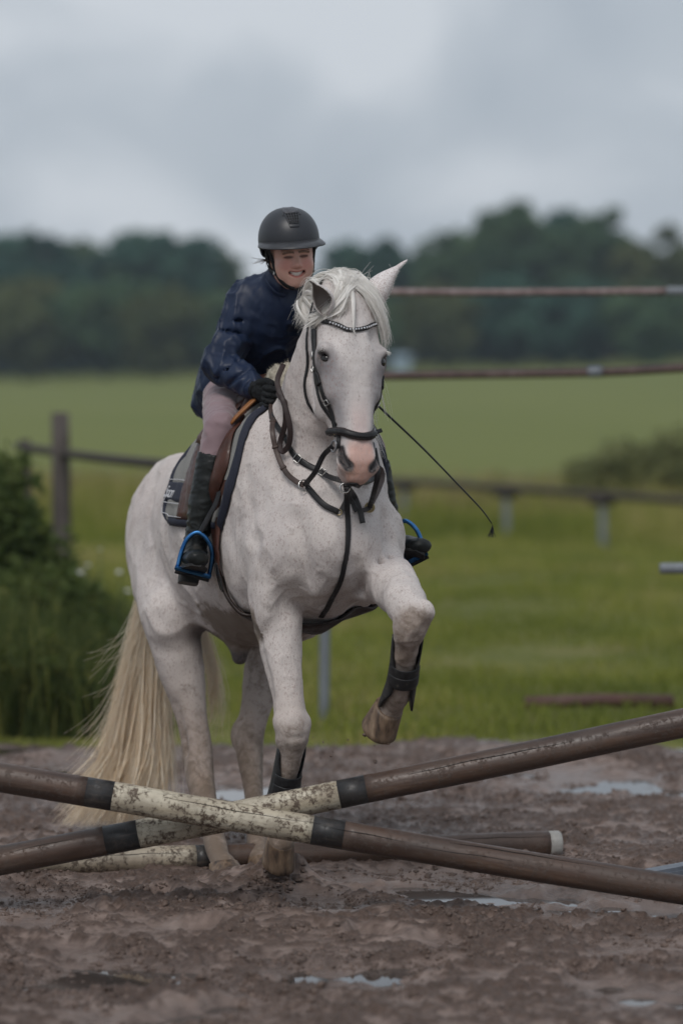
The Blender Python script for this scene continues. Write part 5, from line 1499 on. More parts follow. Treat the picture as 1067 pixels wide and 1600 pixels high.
def fr(t): return FRONT + .085 * math.sin(math.pi * min(1, t * 1.02)) - .03 * t ** 4
def quilt(e, t): return .010 * abs(math.sin(e * 14 + t * 8)) * abs(math.sin(e * 14 - t * 8))
for s in (-1, 1):
    th1 = 87
    patch('panel', lambda t: REAR + .10 * t ** 6, lambda t: fr(t), 2, th1, s, .004, MAT_PADG, pad, 30, 36, .010, quilt)
    for nm, f0, f1, t0 in (('border', lambda t: fr(t) - .022, lambda t: fr(t) + .012, 4), ('border', lambda t: REAR + .10 * t ** 6 - .010, lambda t: REAR + .10 * t ** 6 + .018, 4)):
        patch(nm, f0, f1, t0, th1 + 1, s, .005, MAT_NAVY, pad, 4, 30, .019)
    patch('border', lambda t: REAR + .10, lambda t: fr(1), th1 - 3.5, th1 + 2, s, .005, MAT_NAVY, pad, 24, 3, .018)
    band = patch('band', lambda t: REAR + .004, lambda t: -.10, 62, 74, s, .012, MAT_NAVY, pad, 16, 8, .012)
    for th_ in (60.5, 75):
        pts = [surf(REAR + .02 + .25 * k_ / 9, th_ + (1.5 if th_ < 65 else 0) * (k_ % 2) * 0, s, .026)[0] for k_ in range(10)]
        tube_obj('piping', pts, .0016, MAT_WHT, band, 6, dense=3)
    pts = [surf(REAR + .022 + .10 * t ** 6, 76 + (th1 - 5 - 76) * t, s, .026)[0] for t in np.linspace(0, 1, 9)] + [surf(REAR + .10 + .03 * k_, th1 - 4, s, .025)[0] for k_ in range(1, 6)]
    tube_obj('piping', pts, .0016, MAT_WHT, pad, 6, dense=3)
# embroidered script on the band
fc = bpy.data.curves.new('lettering', 'FONT'); fc.body = 'Spon'; fc.size = .060; fc.shear = .35; fc.extrude = .0008; fc.space_character = .82
to = bpy.data.objects.new('tmp_text', fc); COL.objects.link(to); bpy.context.view_layer.update()
tm = bpy.data.meshes.new_from_object(to); bpy.data.objects.remove(to)
TV = np.array([v_.co[:] for v_ in tm.vertices])
for i_, (tx, ty, tz_) in enumerate(TV):
    p, n = surf(REAR + .030 + tx * .85, 71.8 - ty * 175, -1, .0255 + tz_); tm.vertices[i_].co = p
link('lettering', tm, MAT_WHT, pad, smooth=False)

qf_ = M('sheepskin'); wf = qf_.noise(90, 5, .7); qf_.color(qf_.ramp(wf, [(.3, (.30, .26, .20)), (.7, (.50, .46, .38))])).set(Roughness=.9); qf_.bump(wf, .6, .008); MAT_FLEECE = qf_.m
fle = hthing('sheepskin_pad', 'cream sheepskin half pad showing at the withers', 'sheepskin')
fs = Field(np.arange(-.24, .24, .006), np.arange(-.28, .12, .006), np.arange(1.4, 1.80, .006))
for s in (-1, 1):
    fs.tube([nd(H(.16, s * .012, 1.645), .03, .045, .045), nd(H(.165, s * .07, 1.625), .026, .04, .04), nd(H(.17, s * .115, 1.565), .018, .03, .03), nd(H(.18, s * .150, 1.49), .010, .022, .022)], u=(0, 0, 1), k=.04)
fs.ell(H(.14, -.02, 1.675), (.082, .055, .042), k=.04)
VP, VF = fs.mesh(1); VN = vnormals(VP, VF); VP = VP + VN * ((fbm(VP * 60, 3) - .4) * .022)[:, None]
link('fleece', mesh_np('fleece', VP, VF), MAT_FLEECE, fle)
st = []
for i in rg.choice(len(VP), 2600):
    d_ = VN[i] + rg.normal(0, .4, 3); st.append([VP[i] + d_ * .007 * t for t in np.linspace(0, 1, 3)])
o = link('fleece_hair', hair_mesh('fleece_hair', st, .0007), MAT_FLEECE, fle)

saddle = hthing('saddle', 'brown leather jumping saddle on the white horse', 'saddle')
for s in (-1, 1):
    fl2 = patch('flap', lambda t: -.20 + .03 * t, lambda t: .12 + .13 * math.sin(math.pi * min(t * 1.12, 1)) - .02 * t ** 3, 24, 84, s, .022, MAT_SAD, saddle, 18, 26, .010, lambda e, t: .022 * math.exp(-((e - .86) / .09) ** 2) * math.sin(math.pi * min(max(t, 0), 1)))
    patch('skirt', lambda t: -.14, lambda t: .06 - .06 * t, 16, 42, s, .040, MAT_SAD, saddle, 10, 12, .010)
    patch('sweat_flap', lambda t: -.16, lambda t: .15 + .12 * math.sin(math.pi * min(t * 1.1, 1)) - .02 * t ** 3, 30, 85, s, .012, MAT_SAD, saddle, 12, 22, .008)
fs = Field(np.arange(-.26, .26, .007), np.arange(-.16, .50, .007), np.arange(1.38, 1.86, .007))
fs.tube([nd(H(.055, 0, 1.635), .085, .03, .05), nd(H(-.03, 0, 1.630), .10, .035, .06), nd(H(-.17, 0, 1.61), .14, .035, .07), nd(H(-.30, 0, 1.59), .165, .035, .07), nd(H(-.385, 0, 1.615), .15, .03, .06)], k=.03, u=(1, 0, 0))
for s in (-1, 1):
    fs.tube([nd(H(.075, s * .03, 1.66), .020), nd(H(.080, s * .085, 1.635), .022), nd(H(.075, s * .135, 1.59), .024), nd(H(.06, s * .175, 1.50), .020)], k=.03)
VP, VF = fs.mesh(2)
link('seat', mesh_np('seat', VP, VF), MAT_SAD, saddle)
snap_strap('pommel_facing', [H(.14, -.075, 1.63), H(.145, -.11, 1.59), H(.15, -.14, 1.53), H(.15, -.165, 1.47)], .045, .012, MAT_TAN, saddle, off=.048)
for s in (-1, 1):       # girth: billets, then the broad band under the chest
    pts = [surf(.150 + .02 * k_ / 5, 80 + 40 * k_ / 5, s, .018)[0] for k_ in range(6)]
    snap_strap('billet', pts, .075, .012, MAT_SAD, saddle, off=.012, dense=3)
gp = [surf(.17 + .13 * math.sin(k_ / 14 * math.pi) ** 1.5, 118 + 124 * k_ / 14, -1, .01)[0] for k_ in range(15)]
snap_strap('girth', gp, np.interp(np.linspace(0, 1, 43), [0, .3, .5, .7, 1], [.09, .12, .17, .12, .09]), .016, leather('girth_leather', (.026, .016, .013), .45), saddle, off=.010, dense=3)
for k_ in (0, 1, 2):
    pts = [surf(.13 + .035 * k_ + .02 * j / 4, 108 + 16 * j / 4, -1, .03)[0] for j in range(5)]
    snap_strap('girth_strap', pts, .02, .005, MAT_BLK, saddle, off=.022, dense=3)

# stirrups (part of the saddle): blue irons
qb = M('blue_anodised').set(Metallic=1.0); bn = qb.noise(30, 4, .6)
qb.color(qb.ramp(bn, [(.3, (.025, .10, .27)), (.7, (.07, .22, .46))])); qb.rough(qb.ramp(bn, [(.3, (.25,) * 3), (.7, (.45,) * 3)])); MAT_BLUE = qb.m
def make_stirrup(pts_img, depth, tilt, parent, closed_inner=True):
    """pts_img: outline of the arch, left foot -> apex -> right foot, in the photograph; depth function along it"""
    P = cat_rom(np.array([hl(x, y, depth + dy) for x, y, dy in pts_img]), 6)
    T, U, W = frames(P, CAMF)
    secs = strap_secs(P, np.tile(CAMF, (len(P), 1)), .015, .022)
    o = link('stirrup', loft_mesh('stirrup', secs), MAT_BLUE, parent)
    a, b = P[0], P[-1]
    fwd = np.array(CAMF); side = (b - a) / np.linalg.norm(b - a); up = np.cross(side, fwd); up /= np.linalg.norm(up)
    if up[2] < 0: up = -up
    def bar(name, z0, z1, d0, d1, ext, mat):
        secs = []
        for e in np.linspace(0, 1, 9):
            c = a - side * ext + (b - a + side * 2 * ext) * e
            secs.append([c + fwd * x + up * y for x, y in ((d0, z0), (d1, z0), (d1 + .004, (z0 + z1) / 2), (d1, z1), (d0, z1), (d0 - .004, (z0 + z1) / 2))])
        return link(name, loft_mesh(name, secs), mat, o, smooth=False)
    bar('tread_frame', -.010, .004, -.028, .028, .008, MAT_BLUE)
    bar('tread_pad', -.022, -.009, -.026, .024, .004, MAT_BLK)
    return o, up
stR, upR = make_stirrup([(278, 886, -.01), (284, 862, -.005), (293, 842, 0), (309, 832, 0), (324, 843, 0), (332, 866, .01), (327, 899, .02)], 10.79, 0, saddle)
stL, upL = make_stirrup([(632, 880, .02), (622, 848, .03), (623, 822, .02), (634, 814, .01), (650, 827, 0), (660, 850, -.01), (664, 864, -.02)], 10.98, 0, saddle)
free_strap('stirrup_leather', [hl(352, 700, 10.80), hl(341, 775, 10.76), hl(325, 810, 10.77), hl(312, 834, 10.79)], .024, .005, MAT_BLK, saddle, face=np.array((-.9, -.3, 0)), push_out=True)

# ---- tendon boots on the forelegs
qk = M('boot_shell'); wk = qk.noise(60, 4, .6); qk.color(qk.ramp(wk, [(.3, (.006, .006, .007)), (.62, (.018, .018, .019)), (.75, (.07, .06, .05))])).set(Roughness=.5); qk.bump(wk, .35, .003)
def leg_boot(label, nodes, front, r_in, flare):
    t = hthing('tendon_boot', label, 'horse boot', 'tendon boots on the forelegs')
    P = cat_rom(np.array(nodes, float), 4); n = len(P)
    T = np.gradient(P, axis=0); T /= np.linalg.norm(T, axis=1)[:, None]
    f = np.array(front, float)[None] - (T @ np.array(front, float))[:, None] * T; f /= np.linalg.norm(f, axis=1)[:, None]; sd_ = np.cross(T, f)
    nA = 25; V = []
    for lay in (1.0, .90):
        for i in range(n):
            e = i / (n - 1)
            op = R(38) + R(34) * math.exp(-((e) / .22) ** 2) + R(30) * sstep(.72, .95, np.float64(e))
            rr = (np.interp(e, np.linspace(0, 1, len(r_in)), r_in)) * lay
            for k_ in range(nA):
                a = op + (2 * math.pi - 2 * op) * k_ / (nA - 1)
                bmp = math.exp(-((min(a, 2 * math.pi - a) - 1.75) / .55) ** 2); ln = flare * bmp * (-.030 * (1 - e) ** 3 + .026 * e ** 4)
                V.append(P[i] + f[i] * math.cos(a) * rr * 1.08 + sd_[i] * math.sin(a) * rr + T[i] * ln)
    V = np.array(V); n1 = n * nA; F = []
    for i in range(n - 1):
        for k_ in range(nA - 1):
            a = i * nA + k_; F.append((a, a + 1, a + nA + 1, a + nA)); F.append((n1 + a, n1 + a + nA, n1 + a + nA + 1, n1 + a + 1))
        a = i * nA; F.append((a, a + nA, n1 + a + nA, n1 + a)); a += nA - 1; F.append((a, n1 + a, n1 + a + nA, a + nA))
    for k_ in range(nA - 1):
        a = k_; F.append((a, n1 + a, n1 + a + 1, a + 1)); a = (n - 1) * nA + k_; F.append((a, a + 1, n1 + a + 1, n1 + a))
    link('shell', mesh_np('shell', V, F), qk.m, t)
    for e in (.36, .54):                     # closing straps across the front
        i = int(e * (n - 1)); rr = np.interp(e, np.linspace(0, 1, len(r_in)), r_in) * 1.05
        pts = [P[i] + f[i] * math.cos(a) * rr * 1.08 + sd_[i] * math.sin(a) * rr for a in np.linspace(-1.3, 1.3, 13)]
        ns = [f[i] * math.cos(a) + sd_[i] * math.sin(a) for a in np.linspace(-1.3, 1.3, 13)]
        strap('strap', np.array(pts), np.array(ns), .044, .003, qk.m, t)
    return t
leg_boot('black tendon boot on the planted foreleg behind the crossing poles', [H(.505, -.146, .452), H(.475, -.149, .385), H(.445, -.150, .325), H(.405, -.150, .262)], FW, (.047, .046, .049, .054), 1.4)
leg_boot('black tendon boot on the raised foreleg', [hl(635, 1012, 10.275), hl(631, 1042, 10.315), hl(627, 1068, 10.35), hl(620, 1096, 10.40)], np.array(hl(650, 1050, 10.0)) - np.array(hl(631, 1042, 10.315)), (.050, .047, .049, .056), 1.4)
# ================================================================ RIDER
rider = hthing('person', 'smiling rider in navy jacket and dark helmet leaning over the white horse', 'person')
W3 = HMI.to_3x3()
def dirl(x, y, z): return np.array(W3 @ Vector((x, y, z)))
RC = np.array(hl(455, 397, 10.97))                         # between the ears, eye level
yaw, pit, rol = R(13), R(9), R(5)
RF = dirl(math.sin(yaw) * math.cos(pit), -math.cos(yaw) * math.cos(pit), -math.sin(pit))
RX = dirl(math.cos(yaw), math.sin(yaw), 0); RZ = np.cross(RX, RF) * -1
RZ = np.cross(RF, RX) if np.cross(RF, RX)[2] > 0 else -np.cross(RF, RX)
RX, RZ = RX * math.cos(rol) + RZ * math.sin(rol), RZ * math.cos(rol) - RX * math.sin(rol)
FS = .85                                                   # face scale
def rh(a, b, c): return tuple(RC + (RX * a + RF * b + RZ * c) * FS)
RB = np.array([RX, RF, RZ])
NECK = np.array(hl(440, 452, 11.07))
SHR, SHL = np.array(hl(389, 470, 11.10)), np.array(hl(492, 474, 11.02))
ELR, HNR, WRR = np.array(hl(346, 570, 11.02)), np.array(hl(422, 617, 10.80)), np.array(hl(396, 606, 10.88))
ELL, WRL = np.array(hl(545, 585, 11.02)), np.array(hl(540, 612, 10.86))
PEL = np.array(H(-.36, -.02, 1.66)); CHEST = np.array(H(-.13, -.015, 1.84))
HPR, HPL = np.array(H(-.36, -.07, 1.64)), np.array(H(-.38, .10, 1.63))
KNR, KNL = np.array(hl(344, 668, 10.86)), np.array(H(.02, .30, 1.45))
ANR, ANL = np.array(hl(307, 842, 10.86)), np.array(H(-.04, .40, 1.13))
BDR = [np.array(hl(296, 893, 10.92)), np.array(hl(303, 884, 10.80)), np.array(hl(307, 880, 10.71))]      # heel, ball, toe
BDL = [np.array(hl(612, 872, 11.10)), np.array(hl(640, 864, 10.99)), np.array(hl(655, 860, 10.92))]

lo = np.minimum.reduce([RC, ANR, ANL, HPR, PEL]) - .15; hi = np.maximum.reduce([RC, ANL, HPR, PEL, KNL]) + .16
fr_ = Field(axis_fine(lo[0], hi[0], .014, RC[0] - .085, RC[0] + .085, .0026), axis_fine(lo[1], hi[1], .014, RC[1] - .125, RC[1] + .075, .0026), axis_fine(lo[2], hi[2], .014, RC[2] - .135, RC[2] + .06, .0026))
# head
fr_.ell(rh(0, -.012, .035), (.072, .090, .085), RB, k=.02)
fr_.ell(rh(0, .028, -.028), (.062, .060, .082), RB, k=.03)
fr_.ell(rh(0, .040, -.072), (.042, .048, .045), RB, k=.03)
fr_.ell(rh(0, .066, -.104), (.024, .020, .017), RB, k=.022)
for s in (-1, 1):
    fr_.ell(rh(s * .038, .062, -.036), (.024, .022, .020), RB, k=.018)             # smiling cheeks
    fr_.ell(rh(s * .048, .030, -.056), (.015, .035, .028), RB, k=.03)
    fr_.ell(rh(s * .030, .088, .018), (.026, .010, .009), RB, k=.012)              # brow
    fr_.ell(rh(s * .031, .098, .001), (.017, .012, .008), RB, k=.012, sub=True)    # eye hollow
    fr_.ell(rh(s * .031, .082, .001), (.0165, .012, .010), RB, k=.006)             # lids
    fr_.tube([nd(rh(s * .019, .098, -.0005), .0026), nd(rh(s * .031, .099, .0015), .0034), nd(rh(s * .044, .090, -.001), .0024)], k=.003, sub=True, m=3)  # squinting slit
    fr_.ell(rh(s * .0125, .098, -.036), (.0085, .009, .007), RB, k=.006)           # nostril wing
    fr_.ell(rh(s * .007, .104, -.0415), (.0035, .004, .003), RB, k=.003, sub=True)
    fr_.ell(rh(s * .074, -.005, -.012), (.010, .020, .030), RB, k=.01)             # ear
fr_.tube([nd(rh(0, .086, .010), .0075), nd(rh(0, .098, -.012), .009), nd(rh(0, .108, -.030), .0115)], u=RX, k=.010)
# mouth: open smile
fr_.tube([nd(rh(-.037, .070, -.0500), .003, .004), nd(rh(-.021, .092, -.064), .010, .0085), nd(rh(0, .102, -.069), .012, .0105), nd(rh(.021, .092, -.064), .010, .0085), nd(rh(.037, .070, -.0500), .003, .004)], u=RF, k=.003, sub=True, m=4)
fr_.tube([nd(rh(-.036, .074, -.0475), .0026), nd(rh(-.018, .093, -.0545), .0030), nd(rh(0, .099, -.0560), .0034), nd(rh(.018, .093, -.0545), .0030), nd(rh(.036, .074, -.0475), .0026)], k=.004, m=3)
fr_.tube([nd(rh(-.034, .074, -.0550), .0026), nd(rh(-.018, .088, -.0760), .0042), nd(rh(0, .093, -.0820), .0050), nd(rh(.018, .088, -.0760), .0042), nd(rh(.034, .074, -.0550), .0026)], k=.005, m=3)
# neck, trunk, limbs (inside the clothes)
fr_.tube([nd(rh(0, -.01, -.06), .050, .052, .05), nd((NECK + np.array(rh(0, 0, -.06))) / 2, .048), nd(NECK, .056), nd(CHEST + (NECK - CHEST) * .4, .09)], k=.03)
fr_.tube([nd(PEL, .13, .09), nd((PEL + CHEST) / 2, .115, .085), nd(CHEST, .13, .09), nd(CHEST + (NECK - CHEST) * .6, .11, .075)], k=.05)
for a, b, c, h_ in ((SHR, ELR, WRR, HNR), (SHL, ELL, WRL, WRL + np.array([.0, -.05, 0]))):
    fr_.tube([nd(CHEST + (NECK - CHEST) * .55, .06), nd(a, .042), nd(a * .5 + b * .5, .030), nd(b, .024), nd(b * .5 + c * .5, .022), nd(c, .026, .030), nd(c * .45 + h_ * .55, .026, .034)], k=.03, m=1)
for a, b, c, ft in ((HPR, KNR, ANR, BDR), (HPL, KNL, ANL, BDL)):
    fr_.tube([nd(a, .070), nd(a * .5 + b * .5, .056), nd(b, .040), nd(b * .65 + c * .35, .036), nd(c, .026), nd(ft[0] * .5 + c * .5, .020), nd(ft[1] * .6 + ft[0] * .4 + np.array([0, 0, .02]), .018), nd(ft[1] + np.array([0, 0, .02]), .014)], k=.03, m=1)
VP, VF = fr_.mesh(1); del fr_
q_ = (VP - RC) / FS; a_, b_, c_ = q_ @ RX, q_ @ RF, q_ @ RZ
nn = fbm(VP * 60, 3)
SKN = np.tile(np.array([.66, .385, .31]), (len(VP), 1)) * (.97 + .06 * nn)[:, None]
def sk(w_, col):
    global SKN
    w_ = np.clip(w_, 0, 1)[:, None]; SKN = SKN * (1 - w_) + np.array(col) * w_
facem = (b_ > .03) & (np.abs(c_) < .14)
for s in (-1, 1):
    d = np.sqrt(((a_ - s * .040) / 1.2) ** 2 + (c_ + .030) ** 2); sk(facem * sstep(.034, .008, d) * .5, (.60, .20, .165))
    t_ = (a_ - s * .031); arc = .0165 - 7 * t_ * t_ - s * t_ * .10
    sk(facem * sstep(.0062, .0032, np.abs(c_ - arc - .004)) * (np.abs(t_) < .023) * .9, (.15, .092, .06))      # eyebrows
    d = np.sqrt(((a_ - s * .031) / 3.2) ** 2 + (c_ - .0005) ** 2); sk(facem * sstep(.0075, .0040, d) * .95, (.028, .017, .014))   # lashes and slit
    d = np.sqrt(((a_ - s * .031) / 2.4) ** 2 + (c_ + .003) ** 2); sk(facem * sstep(.012, .005, d) * .25, (.33, .13, .09))
d = np.sqrt(a_ ** 2 + (c_ + .033) ** 2); sk(facem * sstep(.020, .006, d) * .35, (.54, .20, .15))
d = np.sqrt((a_ / 2.4) ** 2 + (c_ + .0680 - 9 * a_ * a_) ** 2); sk(facem * sstep(.0165, .0130, d) * .75, (.47, .14, .12))
bm_ = RC + (RX * 0 + RF * .090 + RZ * -.0685) * FS
dm = dist_seg(VP, rh(-.020, .080, -.066), rh(.020, .080, -.066)); sk(sstep(.018, .012, dm) * (b_ < .085), (.10, .025, .02))
me = mesh_np('body', VP, VF); set_col(me, 'skin', np.clip(SKN, 0, 1))
q = M('skin'); q.color(q.attr('skin')).set(Roughness=.42); q.b.inputs['Subsurface Weight'].default_value = .12; q.b.inputs['Subsurface Radius'].default_value = (.01, .004, .002)
q.bump(q.noise(220, 3), .12, .001)
rbody = link('body', me, q.m, rider)
# teeth
qtth = M('teeth').set(Base_Color=(.78, .74, .68, 1), Roughness=.25)
secs = []
for a in np.linspace(-.031, .031, 41):
    bb_ = .0935 - 18 * a * a - .0008 * abs(math.cos(a * math.pi / .0062)); c0_, c1_ = -.0550 + 6 * a * a, -.0755 + 20 * a * a
    secs.append([rh(a, bb_, c0_), rh(a, bb_ - .0006, c1_), rh(a, bb_ - .006, c1_), rh(a, bb_ - .006, c0_)])
link('teeth', loft_mesh('teeth', secs), qtth.m, rider)
# hair showing at the sides
qhh = M('brown_hair'); qhh.color(qhh.ramp(qhh.noise(80, 3), [(.3, (.055, .030, .018)), (.7, (.13, .075, .045))])).set(Roughness=.45)
st = []
for i in range(420):
    s = -1 if i < 300 else 1
    r0_ = np.array(rh(s * (.062 + rg.uniform(-.004, .012)), rg.uniform(-.05, .045), .03)); e_ = np.array(rh(s * (.066 + rg.uniform(-.004, .012)), rg.uniform(-.075, .0), -.055 - rg.random() * .03))
    st.append(bez(r0_, r0_ - RZ * .03 + RX * s * .010, e_ + RZ * .03 + RX * s * .008, e_ + rg.normal(0, .003, 3), 8))
for i in range(14):
    r0_ = np.array(rh(-.075, -.03, -.02)); e_ = r0_ + RX * -(.02 + .05 * rg.random()) + RZ * rg.uniform(-.03, .02)
    st.append(bez(r0_, r0_ - RX * .02, e_, e_ + rg.normal(0, .006, 3), 8))
link('hair', hair_mesh('hair', st, .0009), qhh.m, rider)

# ---- helmet
qhm = M('helmet_shell'); hn_ = qhm.noise(500, 2); qhm.color(qhm.ramp(hn_, [(.3, (.020, .022, .027)), (.7, (.026, .028, .034))])).set(Roughness=.42); qhm.bump(hn_, .06, .0008); MAT_HELM = qhm.m
MAT_VENT = leather('vent_black', (.006, .006, .007), .6); MAT_TRIM = leather('helmet_trim', (.050, .052, .058), .4, 30)
qgl = M('helmet_glitter'); vg = qgl.node('ShaderNodeTexVoronoi'); vg.inputs['Scale'].default_value = 260; qgl.lk(qgl.coords(), vg.inputs['Vector'])
qgl.color(qgl.ramp(vg.outputs['Distance'], [(.15, (.16, .16, .175)), (.45, (.035, .035, .042))])).set(Roughness=.35); qgl.bump(vg.outputs['Distance'], .6, .002)
HC = np.array(rh(-.004, -.012, .055)); HXr, HYr, HZr = .102, .122, .110
HTF = RF * math.cos(R(4)) + RZ * math.sin(R(4)); HTZ = RZ * math.cos(R(4)) - RF * math.sin(R(4))
def hm(az, el, off=0.0):
    """az 0 = straight ahead, positive to viewer's right; el 0 = rim, 90 = crown (degrees)"""
    a, e = R(az), R(el); ce = max(math.cos(e), 0) ** .88; se = math.sin(e) ** .95 if e >= 0 else math.sin(e)
    return HC + RX * (HXr + off) * math.sin(a) * ce + HTF * (HYr + off) * math.cos(a) * ce + HTZ * (HZr + off) * se
nA, nE = 56, 22; V = []
for lay in (0, -.010):
    for j in range(nE + 1):
        for i in range(nA):
            az = 360 * i / nA; low = -6 - 26 * sstep(60, 130, np.float64(abs((az + 180) % 360 - 180)))
            el = low + (89.5 - low) * (j / nE)
            V.append(hm(az, el, lay))
n1 = nA * (nE + 1); F = []
for j in range(nE):
    for i in range(nA):
        a = j * nA + i; b = j * nA + (i + 1) % nA
        F.append((a, b, b + nA, a + nA)); F.append((n1 + a, n1 + a + nA, n1 + b + nA, n1 + b))
for i in range(nA): F.append((i, n1 + i, n1 + (i + 1) % nA, (i + 1) % nA))
V = np.array(V); me = mesh_np('helmet', V, F)
helmet = link('helmet', me, MAT_HELM, rider)
helmet['label'] = 'matt dark grey riding helmet with glitter vent panel'
# peak
secs = []
for az in np.linspace(-100, 100, 61):
    k_ = math.cos(R(az) * 90 / 100); ext = .002 + .050 * max(k_, 0) ** 1.15
    base_ = hm(az, -2, -.004); dirn = RX * math.sin(R(az)) * .80 + HTF * math.cos(R(az)); dirn /= np.linalg.norm(dirn)
    tip_ = base_ + dirn * ext - HTZ * (.006 + .010 * max(k_, 0))
    secs.append([base_ + HTZ * .007, base_ * .45 + tip_ * .55 + HTZ * .0055, tip_ + HTZ * .001, tip_ - HTZ * .0028, base_ * .45 + tip_ * .55 - HTZ * .001, base_ - HTZ * .004])
link('peak', loft_mesh('peak', secs), MAT_TRIM, helmet)
def hpatch(name, top, bot, e0, e1, off, mat, n=14, m_=12, parent=None):
    V = []; F = []
    for lay in (off, off - .006):
        for j in range(m_ + 1):
            t = j / m_; wdt = bot + (top - bot) * t
            for i in range(n + 1): V.append(hm(wdt * (2 * i / n - 1), e0 + (e1 - e0) * t, lay))
    n1 = (n + 1) * (m_ + 1)
    for j in range(m_):
        for i in range(n):
            a = j * (n + 1) + i; F.append((a, a + 1, a + n + 2, a + n + 1))
    ring_ = list(range(n + 1)) + [j * (n + 1) + n for j in range(1, m_ + 1)] + [m_ * (n + 1) + i for i in range(n - 1, -1, -1)] + [j * (n + 1) for j in range(m_ - 1, 0, -1)]
    for a, b in zip(ring_, ring_[1:] + ring_[:1]): F.append((a, a + n1, b + n1, b))
    return link(name, mesh_np(name, V, F), mat, parent or helmet)
hpatch('vent_surround', 25, 9, 24, 60, .0016, MAT_HELM)
vent = hpatch('vent', 19, 9.5, 31, 54, .0026, MAT_VENT)
for k_ in range(6):
    t = k_ / 5 * 2 - 1
    tube_obj('vent_bar', [hm((9.5 + (19 - 9.5) * e) * t, 31 + 23 * e, .0035) for e in np.linspace(0, 1, 6)], .0011, MAT_TRIM, vent, 5)
for k_ in range(5):
    e = k_ / 4; wdt = 9.5 + (19 - 9.5) * e
    tube_obj('vent_bar', [hm(wdt * x, 31 + 23 * e, .0035) for x in np.linspace(-1, 1, 7)], .0011, MAT_TRIM, vent, 5)
hpatch('glitter_panel', 44, 24, 57, 80, .0030, qgl.m)
for s in (-1, 1):
    tube_obj('trim_line', [hm(s * (25 + 3 * e + 22 * e * e), 50 + 32 * e, .001) for e in np.linspace(0, 1, 8)], .0022, MAT_TRIM, helmet, 6)
    # harness: strap from the shell to under the chin, and rear strap
    P = cat_rom(np.array([hm(s * 70, -4, -.010), rh(s * .084, .034, -.010), rh(s * .074, .048, -.062), rh(s * .048, .066, -.108), rh(s * .012, .082, -.128)]), 5)
    cen = np.array(rh(0, .0, -.05)); N_ = P - cen
    strap('harness_strap', P, N_ / np.linalg.norm(N_, axis=1)[:, None], .017, .005, MAT_VENT, helmet)
    P = cat_rom(np.array([hm(s * 120, -18, -.010), rh(s * .088, -.03, -.05), rh(s * .076, .040, -.068)]), 5); N_ = P - cen
    strap('harness_strap', P, N_ / np.linalg.norm(N_, axis=1)[:, None], .015, .004, MAT_VENT, helmet)
    b = ring_obj('harness_clip', rh(s * .080, .036, -.066), .006, .002, RX * s, MAT_STEEL, helmet, 14)
P = cat_rom(np.array([rh(-.014, .081, -.127), rh(0, .083, -.129), rh(.014, .081, -.127)]), 3)
strap('chin_pad', P, np.tile(-RZ, (len(P), 1)), .018, .006, MAT_VENT, helmet)
# dark rear cradle inside the shell
V = []; F = []
for j in range(7):
    for i in range(31):
        az = 80 + 200 * i / 30; V.append(HC + RX * (.086 - .002 * j) * math.sin(R(az)) + HTF * (.104 - .003 * j) * math.cos(R(az)) - HTZ * (.012 * j))
for j in range(6):
    for i in range(30): a = j * 31 + i; F.append((a, a + 1, a + 32, a + 31))
cr_ = link('cradle', mesh_np('cradle', V, F), MAT_VENT, helmet)
md = cr_.modifiers.new('solid', 'SOLIDIFY'); md.thickness = .004

# ---- jacket
lo = np.minimum.reduce([ELR, WRR, PEL, HPR, RC - .05]) - .13; hi = np.maximum.reduce([NECK, SHL, ELL, WRL, PEL]) + .13
fj = Field(np.arange(lo[0], hi[0], .006), np.arange(lo[1], hi[1], .006), np.arange(lo[2], hi[2], .006))
fj.tube([nd(PEL + np.array([0, .06, -.06]), .160, .12), nd(PEL, .160, .12), nd((PEL + CHEST) / 2, .150, .120), nd(CHEST, .158, .122), nd(CHEST + (NECK - CHEST) * .55, .140, .10), nd(CHEST + (NECK - CHEST) * .9, .078, .070)], k=.05)
fj.tube([nd(CHEST + (NECK - CHEST) * .7, .080), nd(NECK, .068, .066), nd(NECK + (np.array(rh(0, -.01, -.06)) - NECK) * .42, .062, .060)], k=.03)
fj.ell(PEL + np.array([0, -.06, -.02]), (.165, .12, .12), k=.06)
for a, b, c in ((SHR, ELR, WRR), (SHL, ELL, WRL)):
    fj.tube([nd(CHEST + (NECK - CHEST) * .5, .085), nd(a, .072), nd(a * .5 + b * .5, .062), nd(b, .055)], k=.022)
    fj.tube([nd(b * .85 + a * .15, .056), nd(b, .058), nd(b * .5 + c * .5, .052), nd(b * .18 + c * .82, .046), nd(c, .036, .040)], k=.015)
# folds
d1 = WRR - ELR; d1 /= np.linalg.norm(d1); d2 = ELR - SHR; d2 /= np.linalg.norm(d2)
for k_ in range(9):
    c_0 = ELR + d1 * (-.01 + .030 * k_) if k_ < 6 else ELR - d2 * (.03 + .045 * (k_ - 5))
    ax = np.cross(d1 if k_ < 6 else d2, CAMF); ax /= np.linalg.norm(ax); ax2 = ax * .8 + (d1 if k_ < 6 else d2) * rg.uniform(-.55, .55)
    o_ = CAMF * .052
    fj.tube([nd(c_0 - ax2 * .055 + o_ * .5, .003), nd(c_0 + o_ * 1.06, .0050), nd(c_0 + ax2 * .05 + o_ * .6, .003)], k=.018, sub=(k_ % 3 != 0))
VP, VF = largest_piece(*fj.mesh(1)); del fj; VN = vnormals(VP, VF)
rid = 1 - np.abs(2 * fbm((VP @ np.array([[1, .3, 0], [-.2, 1, .2], [.1, -.3, .7]])) * np.array([13, 13, 9]), 2) - 1)
rid2 = 1 - np.abs(2 * fbm(VP * np.array([30, 30, 18]) + 4, 2) - 1)
VP = VP + VN * ((rid ** 9 - .15) * .012 + (rid2 ** 8 - .15) * .0035)[:, None]
